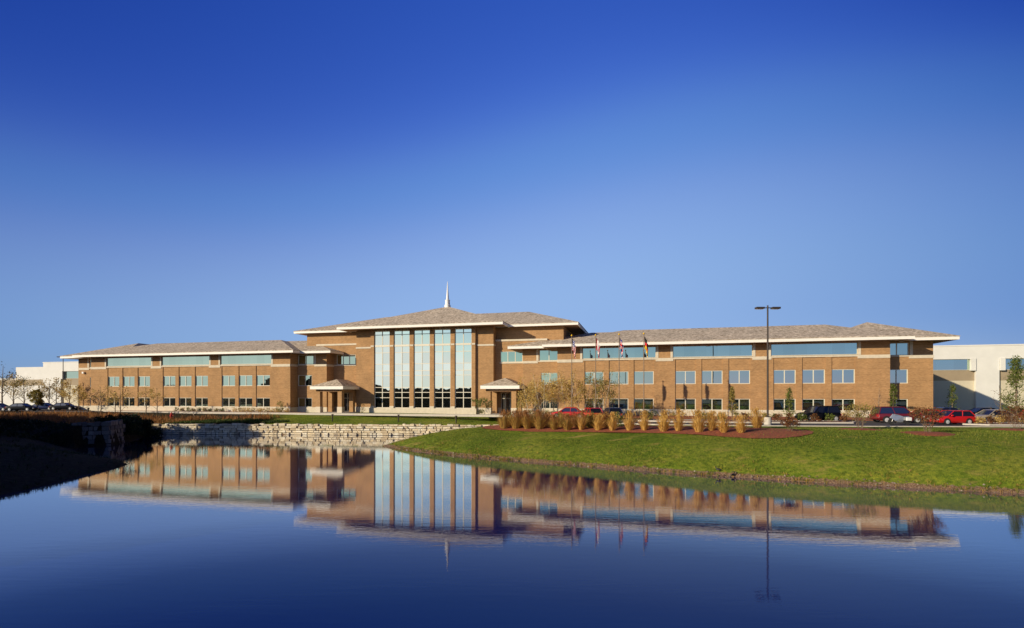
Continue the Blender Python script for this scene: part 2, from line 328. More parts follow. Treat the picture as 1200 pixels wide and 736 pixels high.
def heights(P):
    P = np.asarray(P, float)
    db = seg_dist(P, BANK + [(-49.5, 58.0)]); dk = np.minimum(seg_dist(P, BACK), 1e9); di = seg_dist(P, INLET)
    dbb = np.minimum(db, np.minimum(dk, di))
    dw = np.minimum(seg_dist(P, WALL2), seg_dist(P, WALL1))
    left = 1 / (1 + np.exp((P[:, 0] + 22) / 3))
    sc = 6.0 * (1 - left) + 8.5 * left
    rt = np.clip((P[:, 0] - 2) / 18, 0, 1) * (P[:, 1] > 15)
    sc = sc * (1 - .42 * rt)
    zb = 2.75 * (1 - np.exp(-dbb / sc)) + .16 * rt * np.exp(-((dbb - 10.5) / 3.5) ** 2)
    t = np.clip(dw / 13, 0, 1); zw1 = np.where(seg_dist(P, WALL1) < seg_dist(P, WALL2), 2.35, 1.53)
    zw = zw1 + (2.75 - zw1) * t * t * (3 - 2 * t)
    z = (zw * dbb ** 2 + zb * dw ** 2) / (dbb ** 2 + dw ** 2 + 1e-9)
    ins = inside(P, POLY)
    d = np.minimum(dbb, dw)
    z = np.where(ins, -np.minimum(1.2, .05 + d * .3), z)
    return z
def hz(x, y): return float(heights([(x, y)])[0])
def axis(a, b, st, far):
    inner = list(np.arange(a, b + .01, st)); o = []; k = st; p = b
    while p < far: k *= 1.35; p += k; o.append(p)
    q = []; k = st; p = a
    while p > -far: k *= 1.35; p -= k; q.append(p)
    return np.array(q[::-1] + inner + o)
XS = axis(-62, 62, .5, 3000); YS = axis(2, 92, .5, 3000)
GX, GY = np.meshgrid(XS, YS); P = np.stack([GX.ravel(), GY.ravel()], 1)
Z = heights(P)
jit = np.array([noise.noise((x * .25, y * .25, 0)) * .09 + noise.noise((x * 1.1, y * 1.1, 3)) * .035 if (abs(x) < 70 and 0 < y < 95) else 0 for x, y in P])
flat = np.clip((Z - 2.5) / .2, 0, 1)
Z = Z + jit * (1 - flat)
nx, ny = len(XS), len(YS)
idx = np.arange(nx * ny).reshape(ny, nx)
F = np.stack([idx[:-1, :-1], idx[:-1, 1:], idx[1:, 1:], idx[1:, :-1]], -1).reshape(-1, 4)
me = bpy.data.meshes.new('ground'); me.from_pydata(np.column_stack([P, Z]).tolist(), [], F.tolist()); me.materials.append(M['grass'])
me.polygons.foreach_set('use_smooth', [True] * len(me.polygons)); me.update()
ground = bpy.data.objects.new('ground', me); COL.objects.link(ground); structure(ground)
b = MB(); b.add([(-70, -12, 0), (95, -12, 0), (95, 80, 0), (-70, 80, 0)], [(0, 1, 2, 3)])
structure(b.build('pond_water', M['water']))

def ribbon(front, back, n, m, dz, mat, name, thick=0):
    """a sheet draped over the ground between two polylines"""
    def resample(pl, k):
        pl = np.array(pl, float); L = np.r_[0, np.cumsum(np.hypot(*np.diff(pl, axis=0).T))]
        t = np.linspace(0, L[-1], k); return np.stack([np.interp(t, L, pl[:, 0]), np.interp(t, L, pl[:, 1])], 1)
    a, c = resample(front, n), resample(back, n)
    pts = np.concatenate([a * (1 - j / m) + c * (j / m) for j in range(m + 1)])
    z = heights(pts) + dz
    mb = MB(); mb.add(np.column_stack([pts, z]).tolist(), [(j * n + i, j * n + i + 1, (j + 1) * n + i + 1, (j + 1) * n + i) for j in range(m) for i in range(n - 1)])
    return mb.build(name, mat, smooth=True)
def flatpoly(pl, z, name, mat, depth=.3):
    n = len(pl); mb = MB(); vs = [(x, y, z) for x, y in pl] + [(x, y, z - depth) for x, y in pl]
    mb.add(vs, [tuple(range(n))] + [(i, i + n, (i + 1) % n + n, (i + 1) % n) for i in range(n)])
    return mb.build(name, mat)
def kerb(pl, z0, z1, wd, name):
    mb = MB(); pl = [Vector((*p, 0)) for p in pl]
    L = []; Rr = []
    for k, p in enumerate(pl):
        d = (pl[min(k + 1, len(pl) - 1)] - pl[max(0, k - 1)]).normalized(); nn = Vector((-d.y, d.x, 0)) * wd / 2
        L.append(p + nn); Rr.append(p - nn)
    vs = []
    for a, c in zip(L, Rr): vs += [(a.x, a.y, z0), (a.x, a.y, z1), (c.x, c.y, z1), (c.x, c.y, z0)]
    fs = []
    for k in range(len(pl) - 1):
        o = 4 * k
        for i in range(3): fs.append((o + i, o + i + 1, o + 5 + i, o + 4 + i))
    fs += [(0, 1, 2, 3), (4 * len(pl) - 4, 4 * len(pl) - 3, 4 * len(pl) - 2, 4 * len(pl) - 1)]
    mb.add(vs, fs); return mb.build(name, M['concrete'])

TH = math.radians(13.9); CT, ST = math.cos(TH), math.sin(TH)
BO = Vector((-15.73, 85.89, 2.85))
def bw(x, v): return (BO.x + x * CT + v * ST, BO.y - x * ST + v * CT)     # building frame to world
# car park, drive, paths
front = [(3.5, 66.5), (8, 59.5), (15, 54.6), (24, 52.4), (36, 51.2), (60, 50), (110, 47)]
back = [bw(150, -6), bw(60, -9.5), bw(40, -10), bw(22, -10.2)]
structure(flatpoly(front + back, 2.80, 'car_park', M['asphalt'], .35))
structure(kerb(front[::1], 2.6, 2.825, .2, 'kerb'))
island1 = [(14.5, 60.4), (19, 57.8), (27, 56.6), (36, 55.9), (37.2, 57.5), (36.4, 59.3), (27, 60.0), (20, 61.2), (15.5, 62.0)]
structure(kerb(island1 + island1[:1], 2.7, 2.95, .28, 'kerb'))
structure(flatpoly(island1, 2.90, 'mulch_bed', M['mulchg'], .1))
island2 = [(45.5, 53.2), (47, 52.2), (60, 51.4), (80, 50.4), (80, 53.2), (60, 54.4), (47, 55.2)]
structure(kerb(island2 + island2[:1], 2.7, 2.95, .28, 'kerb'))
structure(flatpoly(island2, 2.90, 'mulch_bed', M['mulchg'], .1))
# footpaths by the building
structure(flatpoly([bw(-62, -3.6), bw(-20, -3.9), bw(19.5, -4.4), bw(20.5, -10.2), bw(22, -10.2), bw(21.6, -2.4), bw(19, -2.5), bw(-20, -2.4), bw(-62, -2.2)], 2.83, 'footpath', M['concrete'], .3))
for sx in (-1, 1):
    structure(flatpoly([bw(sx * 14.8 - 3, -2.45), bw(sx * 14.8 + 3, -2.45), bw(sx * 14.8 + 3, 4.1), bw(sx * 14.8 - 3, 4.1)], 2.84, 'entrance_paving', M['concrete'], .3))
# planting strips along the wings
structure(flatpoly([bw(22.5, -9.6), bw(70, -9.0), bw(70, -.1), bw(22.5, -.1)], 2.82, 'mulch_bed', M['mulchg'], .1))
structure(flatpoly([bw(-60, -2.0), bw(-20, -2.2), bw(-20, -.1), bw(-60, -.1)], 2.82, 'mulch_bed', M['mulchg'], .1))
structure(flatpoly([bw(-60, -6.5), bw(-90, -6.5), bw(-130, -2), bw(-130, 20), bw(-80, 20), bw(-78, -3), bw(-60, -3)], 2.79, 'car_park', M['asphalt'], .3))
# mulch bed of the grass row
bf = [(-3.4, 58.6), (-0.9, 56.1), (1.75, 54.25), (5.1, 52.65), (8.21, 50.9), (11.11, 49.2), (13.8, 47.4), (16.2, 45.5), (17.82, 43.9), (19.35, 42.6), (21.12, 42.0), (22.91, 42.2), (24.4, 43.0)]
bb = [(-3.0, 60.0), (-.5, 60.2), (3.69, 58.2), (8.87, 56.0), (13.57, 53.4), (17.94, 51.0), (20.74, 49.6), (23.32, 48.2), (24.9, 46.3), (25.2, 44.2)]
structure(ribbon(bf, bb, 90, 14, .05, M['mulchg'], 'mulch_bed'))
def mulch_ring(x, y, r):
    pts = []; fs = []; nr, na = 5, 28
    P_ = [(x, y)]
    for k in range(1, nr + 1):
        for i in range(na):
            a = 2 * math.pi * i / na; rr = r * k / nr * (1 + .05 * math.sin(3 * a + x)); P_.append((x + rr * math.cos(a), y + rr * math.sin(a)))
    h = heights(P_) + .10 * np.array([1] + [1 - (k / nr) ** 4 for k in range(1, nr + 1) for _ in range(na)]) + .015
    fs = [(0, 1 + i, 1 + (i + 1) % na) for i in range(na)]
    for k in range(nr - 1):
        for i in range(na): a = 1 + k * na; fs.append((a + i, a + na + i, a + na + (i + 1) % na, a + (i + 1) % na))
    mb = MB(); mb.add([(p[0], p[1], z) for p, z in zip(P_, h)], fs); structure(mb.build('mulch_ring', M['mulchg'], smooth=True))

# ------------------------------------------------------------------ stone walls
def stone_wall(name, pl, ztop, label, z0=-.3, courses=6, thick=.8, mat='stone'):
    mb = MB(); pl = [Vector((*p, 0)) for p in pl]
    for a, c in zip(pl[:-1], pl[1:]):
        L = (c - a).length; d = (c - a).normalized(); nn = Vector((d.y, -d.x, 0))
        h = (ztop - z0) / courses
        for k in range(courses):
            t = -random.random() * .5
            while t < L:
                ln = random.uniform(.28, .95); e = min(t + ln - .035, L + .1); s0 = max(t, -.05)
                if e - s0 > .12:
                    off = random.uniform(-.16, .12) - k * .035
                    zz0 = z0 + k * h + random.uniform(0, .02); zz1 = z0 + (k + 1) * h - random.uniform(.02, .05)
                    if k == courses - 1: zz1 += random.uniform(-.12, .08)
                    pts = []
                    for (q, o_, zz) in ((s0, off, zz0), (e, off, zz0), (e, -thick, zz0), (s0, -thick, zz0), (s0, off - .03, zz1), (e, off - .03, zz1), (e, -thick, zz1), (s0, -thick, zz1)):
                        p = a + d * (q + random.uniform(-.02, .02)) + nn * (o_ + random.uniform(-.03, .03)); pts.append((p.x, p.y, zz + random.uniform(-.015, .015)))
                    mb.add(pts, [(0, 3, 2, 1), (4, 5, 6, 7), (0, 1, 5, 4), (1, 2, 6, 5), (2, 3, 7, 6), (3, 0, 4, 7)])
                t += ln
    o = mb.build(name, M[mat], bevel=.04)
    tag(o, label, 'stone wall'); return o
stone_wall('stone_wall', WALL2 + [(1.5, 74.6)], 1.60, 'long pale limestone block wall along the far shore below the lawn')
stone_wall('stone_wall', WALL1, 2.7, 'short shaded grey stone wall at the mouth of the inlet beside the dark bank', courses=6, mat='stone_shade')
stone_wall('stone_wall', [(-64, 57), (-56.5, 57.6)], 2.55, 'low stone ledge half buried on the shaded slope at the edge of the picture', z0=1.4, courses=2, mat='stone_shade')

# ------------------------------------------------------------------ the office building
office = empty('office_building', BO, -TH)
tag(office, 'long three storey brick office building with glazed central hall, hipped roofs and a white spire', 'building')
def facade(mb, x0, x1, v, z0, z1, ops=(), depth=.25, mi=0):
    if x0 > x1: x0, x1 = x1, x0
    ops = [(min(a, b_), max(a, b_), c, d) for a, b_, c, d in ops]
    xs = sorted({x0, x1, *[o[0] for o in ops], *[o[1] for o in ops]}); zs = sorted({z0, z1, *[o[2] for o in ops], *[o[3] for o in ops]})
    for i in range(len(xs) - 1):
        for j in range(len(zs) - 1):
            cx, cz = (xs[i] + xs[i + 1]) / 2, (zs[j] + zs[j + 1]) / 2
            if any(o[0] < cx < o[1] and o[2] < cz < o[3] for o in ops): continue
            mb.add([(xs[i], v, zs[j]), (xs[i + 1], v, zs[j]), (xs[i + 1], v, zs[j + 1]), (xs[i], v, zs[j + 1])], [(0, 1, 2, 3)], mi)
    for a, b_, c, d in ops:
        y = v + depth
        mb.add([(a, v, c), (b_, v, c), (b_, y, c), (a, y, c)], [(0, 1, 2, 3)], mi); mb.add([(a, v, d), (b_, v, d), (b_, y, d), (a, y, d)], [(0, 3, 2, 1)], mi)
        mb.add([(a, v, c), (a, y, c), (a, y, d), (a, v, d)], [(0, 1, 2, 3)], mi); mb.add([(b_, v, c), (b_, y, c), (b_, y, d), (b_, v, d)], [(0, 3, 2, 1)], mi)
def window(parent, x0, x1, z0, z1, v, cols=2, rows=(), fw=.09, glass='glass', name='window', thick_rows=()):
    """frame mesh (the window) with its pane sheet as child; v is the plane of the pane"""
    if x0 > x1: x0, x1 = x1, x0
    mb = MB(); y0, y1 = v - .07, v + .04
    mb.box(x0, x1, y0, y1, z0, z0 + fw); mb.box(x0, x1, y0, y1, z1 - fw, z1)
    mb.box(x0, x0 + fw, y0 + .003, y1, z0 + fw, z1 - fw); mb.box(x1 - fw, x1, y0 + .003, y1, z0 + fw, z1 - fw)
    xs = [x0 + (x1 - x0) * k / cols for k in range(cols + 1)]
    mw = fw * .45 if cols > 4 else fw * .6
    for x in (xs[1:-1] if cols <= 4 else []): mb.box(x - mw / (1 if cols <= 4 else 3), x + mw / (1 if cols <= 4 else 3), y0 + .006, y1, z0 + fw, z1 - fw)
    for z in rows:
        t = .16 if z in thick_rows else .05
        mb.box(x0 + fw, x1 - fw, y0 - (.05 if z in thick_rows else -.012), y1, z - t, z + t)
    o = mb.build(name, M['frame'], parent)
    pb = MB(); zs = [z0, *sorted(rows), z1]
    for i in range(cols):
        for j in range(len(zs) - 1):
            a, b_ = xs[i], xs[i + 1]; c, d = zs[j], zs[j + 1]; tx = random.uniform(-1, 1) * .0025; tz = random.uniform(-1, 1) * .0018
            w_, h_ = (b_ - a) / 2, (d - c) / 2
            pb.add([(a, v - tx * w_ - tz * h_, c), (b_, v + tx * w_ - tz * h_, c), (b_, v + tx * w_ + tz * h_, d), (a, v - tx * w_ + tz * h_, d)], [(0, 1, 2, 3)])
    pb.build('pane', M[glass], o)
    return o
def hip(x0, x1, y0, y1, z, rx0, rx1, ry0, ry1, rz, name='roof', fh=.40, ov=None, fas_front_only=False):
    """hip roof: eave rectangle, ridge segment (rx0,ry0)-(rx1,ry1); fascia and soffit as children"""
    mb = MB(); e = .06
    vs = [(x0 - e, y0 - e, z), (x1 + e, y0 - e, z), (x1 + e, y1 + e, z), (x0 - e, y1 + e, z), (rx0, ry0, rz), (rx1, ry1, rz)]
    # subdivided slopes, with a thin shingle edge
    if abs(rx1 - rx0) >= abs(ry1 - ry0): fs = [(0, 1, 5, 4), (1, 2, 5), (2, 3, 4, 5), (3, 0, 4)]
    else: fs = [(0, 1, 4), (1, 2, 5, 4), (2, 3, 5), (3, 0, 4, 5)]
    mb.add(vs, fs)
    lo = [(a, b_, z - .07) for a, b_, _ in vs[:4]]
    mb.add(vs[:4] + lo, [(0, 4, 5, 1), (1, 5, 6, 2), (2, 6, 7, 3), (3, 7, 4, 0)])
    r = mb.build(name, M['shingle'], office)
    f = MB(); t = .18; zz0, zz1 = z - fh - .07, z - .073
    f.box(x0, x1, y0, y0 + t, zz0, zz1); f.box(x0, x1, y1 - t, y1, zz0, zz1)
    f.box(x0, x0 + t, y0 + t, y1 - t, zz0, zz1); f.box(x1 - t, x1, y0 + t, y1 - t, zz0, zz1)
    f.build('fascia', M['fascia'], r)
    s = MB(); s.box(x0 + t, x1 - t, y0 + t, y1 - t, zz0 + .06, zz0 + .12); s.build('soffit', M['soffit'], r)
    return r

FZ = dict(w1=(.77, 2.42), w2=(4.5, 6.41), rib=(8.27, 9.98), sill=8.05, top=10.12)
class Pieces:
    """every box becomes a part of its own"""
    def __init__(s, name, mat): s.n = name; s.mat = mat
    def box(s, *a):
        b = MB(); b.box(*a); b.build(s.n, s.mat, office, bevel=.01)
wall = MB(); base = MB(); band = Pieces('stone_band', M['cream']); post = Pieces('window_post', M['cream'])
for s in (-1, 1):
    X = lambda p: s * p
    # -- main wing front, plane v=0
    bays = []; ribs = []
    for g in (27.4, 40.4, 53.4):
        ribs.append((X(g - .3), X(g + 10.35), 8.27, 9.98))
        for k in range(3): bays.append((X(g + k * 3.6), X(g + k * 3.6 + 2.85), .0, 8.05))
    facade(wall, X(23.3), X(67.5), 0, 0, FZ['top'], bays + ribs, .10)
    for a, b_, c, d in bays:
        facade(wall, a, b_, .10, 0, 8.05, [(a + s * .03, b_ - s * .03, *FZ['w1']), (a + s * .03, b_ - s * .03, *FZ['w2'])], .18)
        for zz in (FZ['w1'], FZ['w2']):
            window(office, a + s * .03, b_ - s * .03, zz[0], zz[1], .22, 2)
    for a, b_, c, d in ribs:
        wall.add([(min(a, b_), .7, c), (max(a, b_), .7, c), (max(a, b_), .7, d), (min(a, b_), .7, d)], [(0, 1, 2, 3)])
        window(office, a, b_, c + .08, d, .16, 7, name='window', fw=.07)
        band.box(a, b_, -.05, .14, 8.08, 8.30)
        for q in (a, b_):
            i = -1 if q == min(a, b_) else 1
            post.box(q + i * .02, q + i * .34, -.04, .5, 8.30, FZ['top']-.01)
    # cream band over the piers between ribbons, base course between the windows
    ed = [23.3, 27.1, 37.75, 40.1, 50.75, 53.1, 63.75, 67.5]
    for a, b_ in zip(ed[::2], ed[1::2]): band.box(X(a - .05 if a > 24 else a), X(b_ + .05 if b_ < 67 else b_), -.07, .1, 7.83, 8.28)
    base.box(X(23.3), X(67.5), -.06, .05, -.6, .62)
    e2 = [23.3] + [q for g in (27.4, 40.4, 53.4) for k in range(3) for q in (g + k * 3.6, g + k * 3.6 + 2.85)] + [67.5]
    for a, b_ in zip(e2[::2], e2[1::2]): base.box(X(a), X(b_), -.055, .05, .62, .86)
    for g in (27.4, 40.4, 53.4):
        for k in range(3): base.box(X(g + k * 3.6), X(g + k * 3.6 + 2.85), -.09, .2, .623, .77)
    # wing sides and back
    wall.box(X(23.3), X(23.6), .003, 20, 0, FZ['top']); wall.box(X(67.2), X(67.5), .003, 20, 0, FZ['top']); wall.box(X(23.3), X(67.5), 19.7, 20, 0, FZ['top'])
    # -- inner pavilion, plane v=2
    o3 = [(X(20.1), X(23.2), 8.27, 9.98), (X(20.4), X(23.2), 4.5, 6.41), (X(20.4), X(23.2), .77, 2.42)]
    facade(wall, X(17.5), X(23.3), 2, 0, FZ['top'], o3, .2)
    for a, b_, c, d in o3: window(office, a, b_, c, d, 2.14, 2)
    band.box(X(17.5), X(19.9), 1.93, 2.05, 7.9, 8.28); band.box(X(19.9), X(23.25), 1.95, 2.1, 8.1, 8.27); post.box(X(19.65), X(20.0), 1.96, 2.3, 8.3, FZ['top']-.01)
    base.box(X(17.44), X(23.25), 1.94, 2.05, -.6, .77); 
    wall.box(X(17.5), X(17.8), 2.003, 20, 0, FZ['top']); band.box(X(17.43), X(17.6), 2.06, 4.18, 7.9, 8.28); base.box(X(17.43), X(17.6), 2.06, 4.18, -.6, .77)
    band.box(X(23.23), X(23.4), .11, 1.99, 7.9, 8.28); base.box(X(23.23), X(23.4), .06, 1.99, -.6, .77)
    # -- end pavilion, plane v=2
    o4 = [(X(67.7), X(70.5), 8.27, 9.98), (X(67.7), X(70.4), 4.5, 6.41), (X(67.7), X(70.4), .77, 2.42)]
    facade(wall, X(67.5), X(73.3), 2, 0, FZ['top'], o4, .2)
    for a, b_, c, d in o4: window(office, a, b_, c, d, 2.14, 2)
    post.box(X(70.6), X(70.95), 1.96, 2.3, 8.3, FZ['top']-.01)
    band.box(X(67.5), X(70.5), 1.95, 2.1, 8.1, 8.27); band.box(X(70.5), X(73.36), 1.93, 2.05, 7.85, 8.28); base.box(X(67.55), X(73.36), 1.94, 2.05, -.6, .77)
    wall.box(X(73.0), X(73.3), 2.003, 24.9, 0, FZ['top']); wall.box(X(67.5), X(73.3), 24.6, 24.903, 0, FZ['top'])
    band.box(X(73.2), X(73.36), 2.06, 24.9, 7.9, 8.28)
    # -- link wall, plane v=4.2, entrance below
    o5 = [(X(13.2), X(16.95), 8.27, 10.05), (X(13.3), X(16.4), 0.02, 3.3)]
    facade(wall, X(12.35), X(17.5), 4.2, 0, 11.7, o5, .2)
    window(office, X(13.2), X(16.95), 8.27, 10.05, 4.34, 3)
    band.box(X(13.1), X(17.45), 4.13, 4.25, 8.06, 8.26); band.box(X(12.4), X(21), 4.1, 5.0, 11.7, 12.0)
    wall.box(X(17.5), X(21), 4.203, 4.98, 10.6, 11.7)
    base.box(X(12.4), X(13.3), 4.14, 4.25, -.6, .85); base.box(X(16.4), X(17.45), 4.14, 4.25, -.6, .85)
    d_ = window(office, X(13.3), X(16.4), .02, 3.3, 4.36, 4, rows=(2.35,), name='entrance_door', glass='carglass')
    for q in (14.7, 15.0):
        hb = MB(); hb.tube([(X(q), 4.24, .95), (X(q), 4.24, 1.4)], .03); hb.build('door_handle', M['steel'], d_)
    # -- hall shoulder, plane v=3
    facade(wall, X(9.4), X(12.35), 3, 0, 14.0); wall.box(X(12.05), X(12.35), 3.003, 6, 0, 14.0)
    band.box(X(9.5), X(12.42), 2.92, 3.05, 10.92, 11.2); band.box(X(12.3), X(12.42), 3.06, 4.15, 10.92, 11.2)
    base.box(X(9.5), X(12.42), 2.93, 3.05, -.6, .85); base.box(X(12.3), X(12.42), 3.06, 4.15, -.6, .85)
    # security light on the end
# glazed hall, plane v=2.6
GB = [(-8.76 + 3.65 * k, -8.76 + 3.65 * k + 2.92) for k in range(5)]
facade(wall, -9.4, 9.4, 2.6, 0, 14.0, [(a, b_, .7, 13.9) for a, b_ in GB], .35)
wall.box(-9.4, -9.1, 2.603, 4, 0, 14.0); wall.box(9.1, 9.4, 2.603, 4, 0, 14.0)
for a, b_ in GB: window(office, a, b_, .7, 13.9, 2.85, 2, rows=(2.45, 3.35, 4.2, 6.2, 7.0, 8.16, 10.1, 11.27, 13.16), fw=.10, glass='glassw', name='curtain_window', thick_rows=(11.27,))
base.box(-9.6, 9.6, 2.42, 2.65, -.6, .70)
for k in range(6):
    a = -9.4 if k == 0 else GB[k - 1][1]; b_ = 9.4 if k == 5 else GB[k][0]
    base.box(a - .01, b_ + .01, 2.53, 2.7, .703, 1.05)
    band.box(a + .02, b_ - .02, 2.55, 2.62, 11.12, 11.4)
# rear block
wall.box(-23.5, 23.5, 5.0, 34, .0, 14.1)
wall.build('wall', M['brick'], office); base.build('base_course', M['cream'], office, bevel=.01); 
EZ = 10.55; RZ = 13.65
for s in (-1, 1):
    sx = lambda a, b_: (a, b_) if s == 1 else (-b_, -a)
    x0, x1 = sx(21.3, 69.5); r0, r1 = sx(32.8, 62.8); hip(x0, x1, -2, 22, EZ, r0, r1, 10, 10, RZ)
    x0, x1 = sx(60.5, 75.3); r = s * 68.8; hip(x0, x1, 0.0, 27, EZ - .003, r, r, 11, 15, 13.95)
    x0, x1 = sx(15.5, 45); r0, r1 = sx(27.3, 33.5); hip(x0, x1, 0.003, 23.6, EZ - .006, r0, r1, 11.8, 11.8, 13.6)
hip(-14.6, 14.6, .45, 29.6, 14.5, -.25, .25, 14.7, 14.7, 19.6, fh=.42)
hip(-25.4, 26.0, 3.8, 34, 14.46, -14.8, 14.8, 18.9, 18.9, 18.75, fh=.38)
sp = MB(); sp.lathe([(.0, 19.2), (.60, 19.25), (.58, 19.9), (.46, 20.0), (.44, 20.7), (.48, 20.75), (.48, 20.85), (.27, 20.95), (.20, 22.0), (.13, 22.9), (.08, 23.8), (.03, 24.4)], 12, (0, 14.7, 0))
sp.build('spire', M['white'], office, bevel=.02)
def entrance(s):
    x0, x1 = (11.75, 17.9) if s == 1 else (-17.9, -11.75); y0 = -2.2; zt = 4.38
    xm = (x0 + x1) / 2; mb = MB(); e = .05
    # front pavilion roof running back into the wall
    vs = [(x0 - e, y0 - e, zt), (x1 + e, y0 - e, zt), (x1 + e, 4.15, zt), (x0 - e, 4.15, zt), (xm, y0 + 3.1, zt + 1.22), (xm, 4.15, zt + 1.22)]
    mb.add(vs, [(0, 1, 4), (1, 2, 5, 4), (3, 0, 4, 5), (2, 3, 5)])
    r = mb.build('entrance_canopy', M['shingle'], office)
    f = MB(); f.box(x0, x1, y0, y0 + .16, zt - .52, zt - .003); f.box(x0, x0 + .16, y0 + .16, 4.1, zt - .52, zt - .003); f.box(x1 - .16, x1, y0 + .16, 4.1, zt - .52, zt - .003)
    f.build('fascia', M['fascia'], r)
    f = MB(); f.box(x0 + .16, x1 - .16, y0 + .16, 4.1, zt - .46, zt - .38); f.box(x0 + .7, x1 - .7, y0 + .7, 4.1, zt - .9, zt - .462); f.build('soffit', M['soffit'], r)
    for q in (x0 + 1.05, x1 - 1.05):
        c = MB(); c.box(q - .38, q + .38, y0 + .7, y0 + 1.46, .95, zt - .46, 0); c.box(q - .44, q + .44, y0 + .64, y0 + 1.52, -.3, .95, 1)
        c.build('column', [M['brick'], M['cream']], r)
        c = MB(); c.box(q - .38, q + .38, 2.0, 2.7, .0, zt - .46, 0); c.build('column', [M['brick'], M['cream']], r)
entrance(1); entrance(-1)
# wall lamps
for xx, vv, zz in ((-71.8, 2, 7.3),):
    l = MB(); l.box(xx - .22, xx + .22, vv - .35, vv - .0, zz - .18, zz + .18); l.build('wall_lamp', M['white'], office, bevel=.04)

# ------------------------------------------------------------------ warehouse behind
def warehouse(name, x0, x1, h, panels, label, wins):
    t = empty(name, (BO.x + 25 * ST, BO.y + 25 * CT, 2.85), -TH); tag(t, label, 'warehouse')
    mb = MB(); facade(mb, x0, x1, 0, 0, h, panels, .45); mb.box(x0, x1, .8, 60, -.5, h - .01); 
    mb.box(x0 - .1, x1 + .1, -.06, .5, h + .003, h + .22)
    mb.build('wall', M['ware'], t)
    pb = MB(); bb_ = MB()
    for a, b_, c, d in panels:
        pb.box(a, b_, .45, .7, c, 5.35); bb_.box(a, b_, .42, .7, 5.35, 7.1)
    pb.build('panel', M['ware2'], t); bb_.build('painted_band', M['ware3'], t)
    for a, b_ in wins:
        window(t, a, b_, 7.1, 8.95, .40, 6, fw=.06)
        for q in (a, b_):
            f = MB(); f.box(q - .35, q + .35, -.18, .34, 7.0, 9.05); f.build('window_post', M['ware'], t)
    return t
warehouse('warehouse', 73.6, 150, 11.1, [(74, 90, 0, 8.95), (93.3, 109, 0, 8.95), (112.5, 128, 0, 8.95)], 'pale concrete warehouse with dark strip windows behind the car park', [(74, 89.6), (93.7, 108.6), (112.9, 127.6)])
warehouse('warehouse', -116, -73.6, 11.2, [(-110, -74, 0, 8.95)], 'cream warehouse with a tan band behind the autumn trees, beyond the brick wing', [(-109.6, -74)])
t = empty('warehouse', (BO.x + 25 * ST, BO.y + 25 * CT, 2.85), -TH)
tag(t, 'lower cream warehouse stepping down beside the taller one, behind sparse trees', 'warehouse')
mb = MB(); mb.box(-126, -116.01, .3, 60, -.5, 10.2, 0); mb.box(-300, -126.01, .6, 60, -.5, 7.3, 0); mb.build('wall', M['ware'], t)
mb = MB(); mb.box(-126, -116.02, .24, .3, 5.35, 6.9); mb.box(-300, -126.02, .54, .6, 5.35, 6.9); mb.build('painted_band', M['ware3'], t)

exec_later = []
# ------------------------------------------------------------------ lamp posts, flagpoles, small furniture
def lamp_post(x, y, h, label, rz=0):
    z = max(hz(x, y), 2.78); t = empty('lamp_post', (x, y, z), rz); tag(t, label, 'lamp post', 'double headed car park lamps')
    b = MB(); b.lathe([(.36, -.2), (.36, .72), (.33, .78)], 16); b.build('pedestal', M['concrete'], t)
    b = MB(); b.box(-.17, .17, -.17, .17, .78, .84); b.tube([(0, 0, .8), (0, 0, h)], [.10, .075], 10); b.tube([(-.5, 0, h - .25), (.5, 0, h - .25)], .05, 6); b.build('pole', M['metal'], t)
    for s in (-1, 1):
        b = MB(); b.box(s * .40, s * 1.22, -.26, .26, h - .36, h - .18); b.box(s * .45, s * 1.17, -.2, .2, h - .39, h - .36, 1)
        b.build('lamp_head', [M['metal'], M['headlight']], t, bevel=.05)
lamp_post(26.0, 53.8, 12.15, 'tall double headed lamp post rising past the brick wing with two grey heads')
lamp_post(-108.6, 128, 12.4, 'distant double headed lamp post in front of the cream warehouse', .2)
def flagpole(x, y, label, pat):
    z = 2.83; h = 10.45
    t = empty('flagpole', (x, y, z), random.uniform(-.2, .2)); tag(t, label, 'flagpole', 'flagpoles in front of the wing')
    b = MB(); b.tube([(0, 0, -.1), (0, 0, h)], [.065, .04], 10); b.lathe([(.22, 0), (.2, .12), (.1, .16)], 12); b.build('pole', M['bark'], t, smooth=False)
    b = MB(); b.lathe([(.01, h - .0), (.09, h + .05), (.11, h + .12), (.07, h + .2), (.01, h + .23)], 10); b.build('finial', M['f_gold'], t)
    # limp flag, coloured per patch of cloth
    nu, nv = 40, 26; b = MB(); vs = []; fly = 2.3; hoist = 1.45
    for j in range(nv + 1):
        for i in range(nu + 1):
            u, v = i / nu, j / nv
            xx = .06 + .50 * (1 - math.exp(-2.2 * u)) * (1 - .2 * v) + .05 * math.sin(u * 19 + v * 2)
            yy = .11 * math.sin(u * 14 + v * 1.5) + .05 * math.sin(u * 31)
            zz = h - .25 - v * hoist - fly * .62 * (u ** 1.15) * (1 - .15 * v)
            vs.append((xx, yy, zz))
    fs = []; ms = []
    for j in range(nv):
        for i in range(nu):
            fs.append((j * (nu + 1) + i, j * (nu + 1) + i + 1, (j + 1) * (nu + 1) + i + 1, (j + 1) * (nu + 1) + i)); ms.append(pat((i + .5) / nu, (j + .5) / nv))
    b.v = vs; b.f = fs; b.m = ms
    b.build('flag', [M['f_red'], M['f_white'], M['f_blue'], M['f_black'], M['f_gold']], t, smooth=True)
def us(u, v):
    if u < .4 and v < 7 / 13: return 1 if (int(u * 30) + int(v * 22)) % 4 == 0 else 2
    return 0 if int(v * 13) % 2 == 0 else 1
def ca(u, v):
    if u < .25 or u > .75: return 0
    return 0 if abs(u - .5) + abs(v - .5) * .6 < .13 else 1
